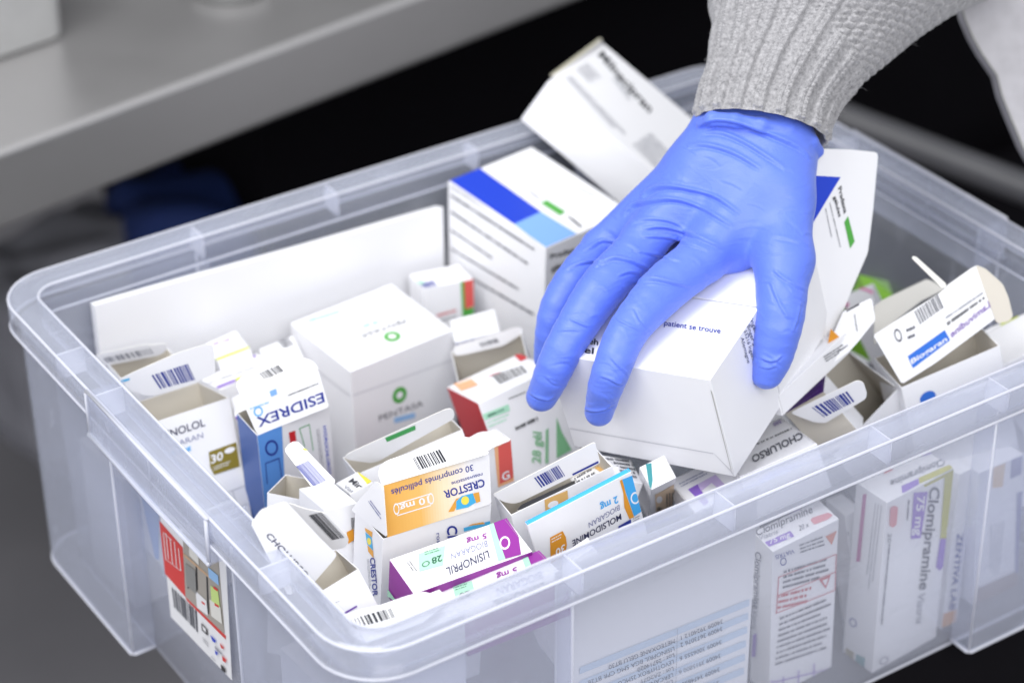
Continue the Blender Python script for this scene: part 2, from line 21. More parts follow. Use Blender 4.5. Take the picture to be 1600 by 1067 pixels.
{"n":"medicine_box","l":"open carton with a bright blue side and dark blue upside-down lettering on its lid","c":"medicine box","g":None,"T":[8.689,26.59,-4.0],"R":[[0.998,-0.003,-0.068],[-0.003,0.996,-0.087],[0.068,0.087,0.994]],"d":[5.133,2.582,12.0],"op":1,"cols":{"left":"blside"},"P":[["q","front",[[8.694,26.575,-3.829],[10.432,26.582,-3.858],[10.589,27.091,-9.663],[9.022,27.15,-10.4]],"azure","colour_band",None],["q","front",[[10.905,26.656,-4.677],[11.365,26.658,-4.694],[11.443,26.744,-5.666],[11.012,26.742,-5.66]],"red","colour_band",None],["t","front","HYDROCHLOROT",[13.337,26.704,-5.151],[0.352,0.357,-4.066],[0.218,0.004,-0.037],"bl",0.6],["q","front",[[11.642,26.654,-4.636],[12.366,26.652,-4.588],[12.381,26.659,-4.662],[11.656,26.661,-4.71]],"gn3","colour_band",None],["q","front",[[11.642,26.654,-4.636],[11.688,26.656,-4.654],[12.038,26.797,-6.255],[11.976,26.795,-6.229]],"gn3","colour_band",None],["q","front",[[12.335,26.652,-4.593],[12.381,26.654,-4.611],[12.653,26.851,-6.855],[12.607,26.849,-6.836]],"gn3","colour_band",None],["l","front",[[12.824,26.707,-5.2],[13.088,26.71,-5.222],[13.423,27.02,-8.751],[13.186,27.026,-8.828]],2,"gr",0.42],["d","front",[9.672,26.712,-5.365],[0.451,0.004,-0.034],[0.077,0.056,-0.641],"nv",1],["q","front",[[9.193,26.798,-6.366],[10.186,26.8,-6.35],[10.231,26.807,-6.437],[9.236,26.806,-6.453]],"nv","colour_band",None],["q","front",[[9.193,26.798,-6.366],[9.238,26.8,-6.385],[9.337,26.948,-8.072],[9.276,26.948,-8.081]],"nv","colour_band",None],["q","front",[[10.14,26.801,-6.365],[10.201,26.803,-6.391],[10.383,26.959,-8.168],[10.321,26.958,-8.159]],"nv","colour_band",None]],"F":[{"n":"lid","name":"lid","poly":[[8.231,27.895,-1.069],[8.485,27.832,-0.756],[12.827,25.894,-0.331],[13.115,25.313,-2.892],[8.925,27.003,-4.33]],"nrm":[-0.415,-0.896,0.157],"col":"w","back":"in","P":[["t","lid","ESIDREX",[12.893,25.599,-1.845],[-3.866,1.563,-1.306],[0.045,-0.134,-0.645],"nv",0.6],["d","lid",[9.192,27.158,-2.736],[0.257,-0.109,0.058],[0.01,-0.061,-0.324],"cyan",1],["q","lid",[[9.982,27.013,-1.471],[10.358,26.865,-1.325],[10.386,26.785,-1.703],[10.025,26.927,-1.851]],"sky","colour_band",None],["l","lid",[[10.923,26.526,-1.761],[12.714,25.803,-1.151],[12.722,25.767,-1.339],[10.976,26.468,-1.955]],1,"k",0.42],["l","lid",[[8.744,27.43,-2.367],[9.878,26.965,-2.022],[9.918,26.897,-2.308],[8.783,27.362,-2.653]],1,"lb",0.42]]},{"n":"tuck","name":"tuck_flap","poly":[[8.228,27.904,-1.166],[8.472,28.332,-0.974],[8.961,28.568,-0.86],[10.147,28.772,-0.746],[11.399,28.761,-0.725],[12.567,28.593,-0.775],[13.331,28.193,-0.935],[13.61,27.742,-1.127],[13.573,27.222,-1.356]],"nrm":[-0.019,-0.402,0.916],"col":"w","back":"in","P":[["b","tuck",[[10.016,28.39,-0.917],[11.444,28.453,-0.86],[11.543,27.929,-1.087],[10.154,27.855,-1.149]],9,"k"]]}]},
{"n":"medicine_box","l":"open carton with torn front edge and olive 30 tag, against the left wall","c":"medicine box","g":None,"T":[4.295,31.414,-4.0],"R":[[1.0,0.009,0.018],[-0.013,0.963,0.27],[-0.015,-0.27,0.963]],"d":[5.007,4.632,12.0],"op":1,"cols":{},"P":[["t","front","ATENOLOL",[3.65,31.086,-5.192],[3.698,-0.052,-0.064],[0.02,0.134,0.478],"nk",0.4],["t","front","BIOGARAN",[3.904,30.887,-5.894],[3.146,-0.039,-0.038],[0.034,0.096,0.342],"gv",0],["t","front","50 mg",[4.357,30.754,-6.355],[1.742,-0.017,-0.002],[0.014,0.073,0.261],"cyan",1],["q","front",[[7.196,30.567,-6.93],[9.142,30.551,-6.922],[9.041,30.11,-8.502],[7.227,30.14,-8.451],[7.075,30.296,-7.899]],"ol2","colour_band",None],["t","front","30",[7.184,30.352,-7.698],[0.853,-0.005,0.012],[0.079,0.142,0.508],"w",1],["d","front",[8.589,30.458,-7.275],[0.365,-0.002,0.006],[0.028,-0.05,-0.179],"w",0],["l","front",[[7.229,30.297,-7.892],[8.63,30.286,-7.885],[8.638,30.202,-8.187],[7.259,30.211,-8.2]],2,"w",0.42],["q","front",[[7.914,29.757,-9.8],[9.135,29.746,-9.796],[9.127,29.737,-9.83],[7.906,29.747,-9.833]],"gr","colour_band",None],["q","front",[[8.188,29.745,-9.833],[8.224,29.741,-9.846],[8.319,29.46,-10.844],[8.283,29.464,-10.831]],"gr","colour_band",None],["q","front",[[8.234,29.436,-10.935],[9.062,29.415,-10.98],[9.054,29.406,-11.014],[8.226,29.426,-10.969]],"gr","colour_band",None]],"F":[{"n":"tuck","name":"tuck_flap","poly":[[2.743,33.055,-1.243],[3.643,32.739,-0.856],[6.248,31.835,0.07],[8.028,31.234,0.412],[8.383,31.126,0.272],[8.466,31.126,-0.204],[8.446,31.23,-1.904],[7.167,31.675,-2.379],[4.721,32.501,-2.85],[4.325,32.624,-2.749],[3.397,32.896,-2.2]],"nrm":[-0.31,-0.949,-0.054],"col":"w","back":"in","P":[["b","tuck",[[4.694,32.419,-1.268],[6.843,31.691,-0.814],[7.221,31.641,-2.109],[5.149,32.335,-2.394]],11,"nv"],["q","tuck",[[2.883,33.012,-1.292],[3.397,32.84,-1.218],[3.42,32.841,-1.357],[2.918,33.012,-1.484]],"cy","colour_band",None]]}]},
{"n":"medicine_box","l":"crumpled open carton with a purple stripe at the near corner of the bin","c":"medicine box","g":None,"T":[3.266,9.209,-2.5],"R":[[0.953,0.181,-0.243],[-0.08,0.924,0.374],[0.293,-0.337,0.895]],"d":[2.482,4.195,3.2],"op":1,"cols":{},"P":[["q","front",[[4.114,8.524,-3.925],[5.081,8.426,-3.672],[5.083,8.389,-3.773],[4.175,8.475,-4.025]],"pur2","colour_band",None],["l","front",[[3.728,8.848,-3.242],[4.212,8.784,-3.157],[4.209,8.755,-3.24],[3.741,8.814,-3.328]],1,"gr",0.42]],"F":[{"n":"lid","name":"lid","poly":[[0.501,11.392,1.984],[1.141,11.323,2.699],[2.526,11.039,2.855],[4.12,10.422,0.113],[4.961,10.111,-1.191],[4.675,10.14,-1.528],[3.399,10.299,-2.716],[1.998,10.572,-3.032]],"nrm":[-0.211,-0.973,0.096],"col":"w","back":"in","P":[["t","lid","CHOLURSO",[1.182,11.153,1.064],[1.833,-0.715,-3.22],[0.299,-0.052,0.126],"nk",0.5]]},{"n":"tuck","name":"tuck_flap","poly":[[3.261,12.343,1.685],[4.054,11.752,1.277],[4.514,11.379,1.167],[4.884,11.087,1.045],[5.64,10.737,-0.234],[5.942,10.59,-0.716],[5.992,10.637,-1.094],[5.857,10.877,-1.604],[5.411,11.323,-1.842],[5.126,11.537,-1.705]],"nrm":[-0.645,-0.743,-0.178],"col":"w","back":"in","P":[["b","tuck",[[4.186,11.748,0.815],[4.714,11.207,1.159],[5.806,10.713,-0.734],[5.272,11.245,-1.017]],13,"k"]]}]},
{"n":"medicine_box","l":"white carton with navy bars on top and an orange patch at its edge","c":"medicine box","g":None,"T":[7.598,16.368,-3.0],"R":[[0.987,0.055,0.148],[-0.077,0.985,0.151],[-0.138,-0.161,0.977]],"d":[2.207,3.362,8.0],"op":0,"cols":{},"P":[["b","top",[[4.385,17.277,-2.654],[7.278,18.186,-3.234],[7.13,17.401,-3.09],[4.307,16.479,-2.518]],15,"nv"],["l","top",[[9.817,18.847,-3.721],[10.146,18.909,-3.781],[10.051,18.103,-3.642],[9.71,18.016,-3.576]],1,"nv",0.42],["b","front",[[9.192,16.102,-4.086],[9.427,16.083,-4.125],[9.315,15.844,-5.626],[9.072,15.855,-5.64]],17,"k"],["q","front",[[8.798,15.995,-4.873],[9.258,15.978,-4.82],[9.23,15.865,-5.524],[8.786,15.868,-5.654]],"orange","colour_band",None]],"F":[]},
{"n":"medicine_box","l":"white carton with a yellow corner and black lettering, peeking out behind the gold lid","c":"medicine box","g":None,"T":[10.269,18.069,-4.0],"R":[[0.967,0.173,-0.187],[-0.09,0.919,0.384],[0.238,-0.354,0.904]],"d":[1.571,2.92,11.0],"op":0,"cols":{},"P":[["t","top","Mirtazap",[11.216,19.84,-4.556],[-0.879,-4.666,1.799],[0.408,0.13,0.029],"k",0.8],["q","top",[[12.186,20.419,-4.601],[12.344,20.217,-4.482],[11.931,18.151,-3.691],[11.371,17.655,-3.596]],"yel2","colour_band",None],["t","top","Viatris",[10.629,19.421,-4.499],[-0.424,-2.439,0.948],[0.274,0.136,-0.001],"gr",0],["q","left",[[10.859,20.917,-5.318],[10.536,19.767,-4.445],[10.596,19.764,-4.689],[10.939,20.954,-5.629]],"nv","colour_band",None]],"F":[]},
{"n":"medicine_box","l":"small open carton with a narrow barcode flap, right below the blue-sided carton","c":"medicine box","g":None,"T":[8.307,20.349,-5.0],"R":[[0.792,-0.599,0.123],[0.59,0.801,0.101],[-0.159,-0.007,0.987]],"d":[2.691,2.307,11.0],"op":1,"cols":{},"P":[["q","front",[[8.445,20.456,-4.641],[9.583,21.3,-5.286],[9.918,21.546,-5.792],[8.685,20.63,-5.223]],"gn4","colour_band",None]],"F":[{"n":"tuck","name":"tuck_flap","poly":[[8.524,22.651,-2.832],[8.743,22.82,-2.731],[9.146,22.946,-2.615],[9.449,22.85,-2.599],[9.554,22.622,-2.667],[10.135,19.398,-3.782],[9.755,19.265,-3.897],[8.718,19.395,-4.025]],"nrm":[-0.158,-0.348,0.924],"col":"w","back":"in","P":[["b","tuck",[[8.59,21.425,-3.282],[9.392,21.394,-3.157],[9.64,19.692,-3.756],[8.802,19.782,-3.865]],19,"nv"],["q","tuck",[[9.475,22.287,-2.807],[9.667,22.107,-2.842],[9.72,21.943,-2.895],[9.513,22.099,-2.871]],"yg","colour_band",None]]}]},
{"n":"medicine_box","l":"small beige and teal striped carton standing at the front rim","c":"medicine box","g":None,"T":[25.222,8.348,-4.001],"R":[[0.916,0.009,-0.4],[-0.244,0.806,-0.539],[0.318,0.591,0.741]],"d":[1.688,1.545,9.0],"op":0,"cols":{},"P":[["q","top",[[25.643,9.552,-2.898],[25.951,9.331,-2.892],[25.563,8.653,-3.594],[25.047,8.317,-4.117],[24.683,8.719,-4.022]],"teal","colour_band",None],["q","front",[[26.179,9.224,-5.211],[27.277,8.801,-4.651],[32.409,15.182,-13.433],[30.378,14.371,-12.296]],"beige","colour_band",None],["d","front",[27.282,10.221,-6.588],[0.2,-0.022,0.028],[0.5,0.571,-0.787],"w",0],["t","front","90",[28.576,11.584,-8.467],[0.88,1.236,-1.7],[-0.583,-0.302,0.421],"k",1],["l","front",[[27.383,9.774,-5.98],[28.19,9.936,-6.213],[30.548,12.867,-10.248],[29.608,12.508,-9.743]],3,"k",0.42]],"F":[]},
{"n":"medicine_box","l":"carton printed all over in small grey text, touching the teal striped carton","c":"medicine box","g":None,"T":[23.981,10.663,-4.0],"R":[[0.88,0.344,0.328],[-0.342,0.937,-0.066],[-0.331,-0.054,0.942]],"d":[2.121,2.775,9.0],"op":0,"cols":{},"P":[["l","top",[[25.022,12.96,-4.201],[26.794,12.543,-4.848],[25.998,10.286,-4.73],[24.451,10.981,-4.142]],5,"dg",0.6],["t","top","25",[26.514,11.833,-4.801],[-0.14,-0.714,-0.001],[0.583,0.395,-0.176],"teal",1]],"F":[]},
{"n":"medicine_box","l":"carton with large grey lettering lying flat by the front rim, right of the gripped carton","c":"medicine box","g":None,"T":[30.394,6.493,-4.0],"R":[[0.934,0.33,-0.136],[-0.256,0.885,0.39],[0.249,-0.33,0.911]],"d":[5.135,6.641,3.0],"op":0,"cols":{},"P":[["t","top","CHOLURSO",[36.079,7.637,-3.641],[-3.514,0.412,-0.701],[-0.604,-0.943,0.314],"dg",1],["l","top",[[34.12,9.467,-4.717],[36.445,9.016,-4.177],[36.138,8.532,-4.016],[33.823,8.983,-4.554]],1,"k",0.42],["t","top","250",[37.043,10.69,-4.805],[-0.559,0.059,-0.109],[-0.314,-0.496,0.166],"pur2",0.7]],"F":[]},
{"n":"medicine_box","l":"big open carton showing grey-beige lining behind a small barcode flap, right of the thumb","c":"medicine box","g":None,"T":[39.419,8.142,-6.95],"R":[[0.817,0.029,-0.576],[-0.038,0.999,-0.003],[0.575,0.024,0.818]],"d":[5.824,5.091,13.0],"op":1,"cols":{},"P":[],"F":[{"n":"tuck","name":"tuck_flap","poly":[[36.37,9.07,-3.113],[36.699,8.662,-2.666],[38.887,6.087,-0.07],[39.218,5.897,-0.229],[39.634,5.942,-1.206],[39.691,6.081,-1.704],[38.291,7.951,-3.977],[37.742,8.35,-3.949],[36.886,8.816,-3.473]],"nrm":[-0.574,-0.77,-0.28],"col":"w","back":"in","P":[["b","tuck",[[37.282,8.191,-2.564],[38.649,6.601,-0.998],[39.23,6.495,-1.9],[38.091,7.898,-3.421]],21,"nv"]]}]},
{"n":"medicine_box","l":"white carton with an orange warning triangle, wedged beside the raised printed flap","c":"medicine box","g":None,"T":[34.624,7.8,-2.0],"R":[[0.95,-0.182,0.254],[0.291,0.215,-0.932],[0.115,0.959,0.257]],"d":[7.616,1.398,5.0],"op":0,"cols":{},"P":[["l","top",[[39.053,9.506,-0.196],[41.807,10.228,-0.301],[41.794,10.088,-0.797],[39.279,9.431,-0.692]],3,"dg",0.5]],"F":[{"n":"lid","name":"lid","poly":[[39.803,10.093,-0.378],[40.776,10.526,0.361],[41.93,11.063,1.27],[44.133,10.984,1.532],[43.849,10.172,0.402],[42.115,9.769,-0.424],[41.407,9.64,-0.715],[39.479,9.505,-1.216]],"nrm":[-0.1,-0.796,0.597],"col":"w","back":"in","P":[["q","lid",[[40.636,10.721,0.598],[41.05,10.266,0.061],[39.967,10.172,-0.246]],"warn","colour_band",None],["q","lid",[[42.082,11.038,1.262],[43.106,11.038,1.432],[43.121,10.972,1.347],[42.129,10.982,1.195]],"k","colour_band",None],["l","lid",[[42.488,10.789,0.998],[42.644,10.746,0.966],[42.44,10.123,0.101],[42.235,10.149,0.103]],1,"dg",0.42],["l","lid",[[39.426,9.987,-0.582],[41.51,10.044,-0.158],[41.535,9.822,-0.451],[39.555,9.705,-0.937]],2,"dg",0.5]]}]},
{"n":"medicine_box","l":"deep purple printed carton showing just below the thumb","c":"medicine box","g":None,"T":[37.089,10.416,-4.2],"R":[[0.544,0.688,-0.48],[-0.542,0.725,0.425],[0.641,0.03,0.767]],"d":[2.988,1.93,4.0],"op":0,"cols":{"top":"pur3","front":"in","left":"in"},"P":[["l","top",[[38.703,10.809,-3.407],[40.214,10.391,-2.23],[38.799,8.997,-2.343],[37.648,9.539,-3.364]],3,"pur2",0.2]],"F":[]},
{"n":"medicine_box","l":"open carton with a large raised barcode flap and blue stickers, near the right end","c":"medicine box","g":None,"T":[43.7,7.214,-3.0],"R":[[0.933,0.276,-0.23],[-0.256,0.96,0.114],[0.252,-0.048,0.966]],"d":[6.874,3.899,13.0],"op":1,"cols":{},"P":[["d","front",[45.505,6.642,-4.08],[0.5,-0.135,0.176],[0.152,-0.066,-0.454],"bl2",0]],"F":[{"n":"lid","name":"lid","poly":[[42.682,9.037,0.281],[47.464,8.317,2.13],[47.831,8.323,2.437],[49.71,8.08,3.271],[50.12,7.99,3.352],[50.767,6.598,0.107],[50.665,6.579,-0.025],[48.328,6.86,-1.119],[46.345,7.099,-2.045],[43.979,7.458,-2.952]],"nrm":[-0.265,-0.904,0.335],"col":"w","back":"in","P":[["b","lid",[[45.51,8.575,1.277],[47.171,8.367,2.031],[47.417,7.979,1.181],[45.752,8.189,0.427]],23,"dg"],["q","lid",[[44.618,7.868,-1.339],[47.264,7.527,-0.16],[47.505,7.208,-0.831],[44.834,7.516,-2.119]],"bl2","colour_band",None],["t","lid","Biogaran",[44.802,7.623,-1.853],[2.504,-0.358,1.019],[-0.026,0.119,0.301],"w",0.8],["t","lid","Lamivudine",[50.436,6.935,0.755],[-2.83,0.292,-1.455],[-0.056,0.157,0.38],"pur2",0.7],["l","lid",[[47.473,7.659,0.36],[50.12,7.294,1.474],[50.161,7.198,1.245],[47.488,7.517,-0.012]],1,"k",0.6],["l","lid",[[47.446,7.778,0.66],[50.091,7.414,1.774],[50.093,7.331,1.552],[47.447,7.696,0.438]],1,"gr",0.6],["d","lid",[44.232,8.484,0.019],[0.229,-0.111,-0.117],[-0.027,-0.136,-0.389],"dg",1],["l","lid",[[44.814,8.468,0.437],[45.384,8.347,0.562],[45.385,8.019,-0.323],[44.814,8.14,-0.448]],2,"dg",0.42]]},{"n":"side","name":"dust_flap","poly":[[49.879,8.048,3.407],[50.341,7.592,3.197],[51.078,6.697,2.276],[51.286,6.278,1.435],[51.407,5.826,0.216],[51.142,5.954,-0.133],[50.593,6.389,-0.258]],"nrm":[-0.636,-0.742,0.212],"col":"in","back":"in","P":[]},{"n":"back","name":"dust_flap","poly":[[46.567,13.248,-1.045],[47.535,13.492,-1.017],[51.793,14.048,-1.182],[52.137,13.788,-1.364],[52.595,13.13,-1.781],[50.281,12.8,-1.707],[47.437,12.058,-1.803],[46.04,11.693,-1.851],[44.621,10.895,-2.137]],"nrm":[0.097,-0.483,0.87],"col":"w2","back":"in","P":[]},{"n":"back2","name":"dust_flap","poly":[[46.346,10.156,4.109],[46.555,9.989,4.213],[47.738,8.173,2.629],[47.533,8.259,2.332]],"nrm":[-0.68,-0.68,0.272],"col":"w2","back":"in","P":[]}]},
{"n":"medicine_box","l":"white carton with small barcode and lime patch at the right picture edge","c":"medicine box","g":None,"T":[51.405,7.558,-5.0],"R":[[0.708,0.535,-0.462],[-0.47,0.844,0.258],[0.528,0.035,0.849]],"d":[4.527,4.033,12.0],"op":0,"cols":{},"P":[],"F":[{"n":"tuck","name":"tuck_flap","poly":[[53.799,10.794,-4.638],[53.901,10.809,-4.495],[54.563,10.65,-4.183],[55.286,10.431,-3.953],[56.32,10.094,-3.679],[57.756,9.629,-3.293],[57.724,8.499,-6.054],[54.09,9.605,-7.204],[53.761,10.209,-6.091]],"nrm":[-0.373,-0.857,0.355],"col":"w","back":"in","P":[["b","tuck",[[55.052,10.432,-4.196],[55.881,10.146,-4.015],[56.169,9.723,-4.735],[55.363,9.966,-4.995]],25,"nv"],["q","tuck",[[53.963,9.889,-6.651],[55.176,9.53,-6.243],[55.341,9.227,-6.8],[54.09,9.605,-7.204]],"yg","colour_band",None],["q","tuck",[[55.279,10.418,-3.99],[56.489,10.061,-3.582],[56.463,10.01,-3.732],[55.245,10.355,-4.178]],"yg","colour_band",None]]}]},
{"n":"medicine_box","l":"lime green carton deep in the bin beside the raised printed flap","c":"medicine box","g":None,"T":[55.447,23.61,-8.2],"R":[[0.808,0.528,0.26],[-0.519,0.848,-0.108],[-0.278,-0.048,0.959]],"d":[2.251,2.816,9.0],"op":0,"cols":{"top":"lime","front":"lime","left":"lime"},"P":[],"F":[]},
{"n":"medicine_box","l":"white carton with pink edges lying over the lime green one","c":"medicine box","g":None,"T":[50.423,19.966,-6.2],"R":[[0.715,0.647,-0.267],[-0.519,0.746,0.417],[0.469,-0.16,0.869]],"d":[2.052,3.203,8.0],"op":0,"cols":{},"P":[["q","top",[[53.65,22.668,-6.508],[52.831,19.811,-5.387],[52.547,19.645,-5.394],[53.36,22.417,-6.476]],"pink","colour_band",None],["q","top",[[51.067,21.047,-6.522],[51.55,20.978,-6.341],[51.178,20.553,-6.251],[50.67,20.282,-6.276]],"pink","colour_band",None]],"F":[]},
{"n":"medicine_box","l":"white carton with orange and green end stripe, at the foot of the striped carton","c":"medicine box","g":None,"T":[28.073,38.553,-6.0],"R":[[0.985,0.167,0.041],[-0.17,0.982,0.08],[-0.027,-0.086,0.996]],"d":[3.785,2.602,8.0],"op":0,"cols":{},"P":[["q","front",[[31.09,38.049,-5.89],[31.845,37.913,-5.977],[31.738,37.735,-8.228],[30.996,37.853,-8.316]],"coral","colour_band",None],["q","front",[[30.858,38.084,-5.945],[31.09,38.049,-5.89],[31.029,37.85,-8.292],[31.687,37.738,-8.295],[31.644,37.69,-8.927],[30.798,37.831,-8.957]],"gn","colour_band",None],["l","front",[[28.876,38.228,-8.157],[30.325,37.988,-8.086],[30.354,37.963,-8.317],[28.917,38.199,-8.407]],1,"red",0.7],["l","front",[[29.144,38.142,-8.624],[30.364,37.936,-8.608],[30.383,37.918,-8.773],[29.16,38.122,-8.82]],1,"dg",0.7],["b","top",[[27.426,39.272,-6.032],[29.294,39.332,-6.113],[29.119,38.253,-6.019],[27.179,38.063,-5.925]],27,"nv"],["q","top",[[27.61,40.061,-6.103],[28.774,39.707,-6.122],[28.63,39.206,-6.076],[27.362,39.438,-6.042]],"mint","colour_band",None]],"F":[]},
{"n":"medicine_box","l":"white carton with rounded blue-lettered flap, just right of the green-emblem carton","c":"medicine box","g":None,"T":[26.117,31.481,-6.0],"R":[[0.883,0.449,-0.135],[-0.428,0.89,0.159],[0.192,-0.082,0.978]],"d":[3.168,3.297,9.0],"op":0,"cols":{},"P":[["t","front","30 comprimés",[26.055,31.49,-6.25],[2.114,-1.006,0.655],[-0.022,0.033,0.232],"nv",0.4]],"F":[]},
{"n":"medicine_box","l":"open grey-lined carton with a thin curved flap, beside the ring finger","c":"medicine box","g":None,"T":[24.052,27.84,-6.5],"R":[[0.86,0.441,-0.256],[-0.423,0.898,0.123],[0.284,0.003,0.959]],"d":[4.851,3.789,9.0],"op":1,"cols":{},"P":[],"F":[{"n":"tuck","name":"tuck_flap","poly":[[25.685,30.949,-5.997],[27.993,29.837,-5.36],[29.43,29.18,-4.81],[29.821,28.961,-4.835],[29.909,28.852,-5.097],[29.786,28.865,-5.332],[28.626,29.334,-6.043],[26.296,30.491,-6.538],[25.695,30.811,-6.57]],"nrm":[-0.469,-0.86,0.199],"col":"w","back":"in","P":[["b","tuck",[[27.231,30.165,-5.739],[28.336,29.622,-5.482],[28.482,29.48,-5.748],[27.373,30.019,-6.034]],29,"dg"]]}]},
{"n":"medicine_box","l":"white carton with a yellow-green line, the farther of two by the paper stack","c":"medicine box","g":None,"T":[11.806,37.896,-5.8],"R":[[0.966,0.174,-0.189],[-0.148,0.978,0.148],[0.21,-0.115,0.971]],"d":[2.32,3.081,5.0],"op":0,"cols":{},"P":[["l","top",[[12.775,40.511,-6.011],[13.978,39.936,-5.689],[13.888,39.571,-5.651],[12.633,40.139,-5.981]],1,"vi",0.9],["q","top",[[11.82,38.476,-5.886],[14.191,37.809,-5.324],[14.131,37.467,-5.283],[11.753,38.15,-5.849]],"yg","colour_band",None],["l","top",[[12.268,39.239,-5.915],[13.789,38.41,-5.493],[13.69,38.126,-5.469],[12.171,38.953,-5.89]],1,"gr",0.42]],"F":[]},
{"n":"medicine_box","l":"white carton with yellow-green and purple line, behind the torn open carton","c":"medicine box","g":None,"T":[10.458,35.166,-6.0],"R":[[0.993,0.014,-0.114],[0.017,0.964,0.264],[0.114,-0.264,0.958]],"d":[4.379,3.048,5.0],"op":0,"cols":{},"P":[["l","top",[[13.183,38.68,-6.645],[14.643,38.023,-6.29],[14.47,37.499,-6.166],[13.014,38.154,-6.52]],1,"vi",0.9],["l","top",[[10.47,37.149,-6.546],[14.223,36.066,-5.8],[14.111,35.778,-5.734],[10.36,36.83,-6.471]],1,"dg",0.6],["q","top",[[11.9,35.703,-5.976],[14.472,35.384,-5.582],[14.302,34.876,-5.462],[11.771,35.258,-5.869]],"yg","colour_band",None],["q","top",[[10.624,35.861,-6.172],[11.879,35.662,-5.968],[11.729,35.216,-5.862],[10.462,35.444,-6.076]],"vi","colour_band",None],["q","top",[[14.634,35.495,-5.593],[15.054,35.324,-5.496],[14.725,34.904,-5.42],[14.438,35.034,-5.49]],"red","colour_band",None]],"F":[]},
{"n":"medicine_box","l":"white carton with a faint barcode, half hidden left of the green-emblem carton","c":"medicine box","g":None,"T":[15.047,36.997,-7.2],"R":[[0.939,0.243,-0.243],[-0.244,0.969,0.023],[0.242,0.038,0.97]],"d":[2.475,2.726,8.0],"op":0,"cols":{},"P":[["b","top",[[16.972,39.315,-6.773],[17.73,39.152,-6.578],[17.605,37.995,-6.582],[16.824,38.299,-6.785]],31,"dg"]],"F":[]},
{"n":"medicine_box","l":"narrow purple-sided carton squeezed left of the blue-sided open carton","c":"medicine box","g":None,"T":[9.183,30.512,-5.0],"R":[[0.88,0.381,-0.283],[-0.302,0.91,0.285],[0.366,-0.165,0.916]],"d":[0.907,2.96,8.0],"op":0,"cols":{"front":"vi","left":"w2"},"P":[],"F":[]},
{"n":"medicine_box","l":"open dark-lined carton at the left corner with a grey barcode flap","c":"medicine box","g":None,"T":[5.157,37.878,-5.0],"R":[[0.996,0.032,0.079],[-0.031,0.999,-0.009],[-0.08,0.006,0.997]],"d":[4.297,2.895,9.0],"op":1,"cols":{},"P":[],"F":[{"n":"tuck","name":"tuck_flap","poly":[[4.513,40.796,-4.244],[4.662,40.655,-4.035],[7.25,38.844,-3.287],[7.547,38.671,-3.354],[8.285,38.173,-3.223],[8.45,38.116,-3.439],[8.367,38.26,-3.848],[8.222,38.404,-4.08],[7.927,38.634,-4.273],[5.143,40.585,-5.093]],"nrm":[-0.527,-0.83,-0.185],"col":"w","back":"in","P":[["b","tuck",[[4.958,40.542,-4.375],[7.475,38.768,-3.587],[7.702,38.731,-4.065],[5.18,40.487,-4.761]],33,"gr"]]}]},
{"n":"medicine_box","l":"white carton whose barcode flap pokes up in the nearest corner of the bin","c":"medicine box","g":None,"T":[2.9,3.3,-2.6],"R":[[1.0,0.0,0.0],[0.0,1.0,0.0],[0.0,0.0,1.0]],"d":[6.0,2.6,12.0],"op":0,"cols":{},"P":[],"F":[{"n":"tuck","name":"tuck_flap","poly":[[2.504,5.617,-1.459],[3.678,5.589,-1.485],[4.842,5.379,-1.566],[6.391,5.318,-1.608],[7.355,5.204,-1.657],[7.696,4.996,-1.723],[7.951,4.504,-1.872],[7.727,3.857,-2.059],[6.329,3.432,-2.161],[2.75,3.606,-2.053],[2.381,4.501,-1.784]],"nrm":[0.015,-0.282,0.959],"col":"w","back":"in","P":[["b","tuck",[[2.886,5.264,-1.568],[5.248,4.982,-1.689],[5.133,4.346,-1.874],[2.814,4.616,-1.758]],35,"k"]]}]},
{"n":"medicine_box","l":"blank torn white carton end sticking up at the cyan-edged carton","c":"medicine box","g":None,"T":[16.616,4.623,-3.4],"R":[[0.854,0.372,-0.364],[-0.225,0.894,0.386],[0.47,-0.248,0.847]],"d":[1.729,1.488,1.6],"op":0,"cols":{},"P":[],"F":[]},
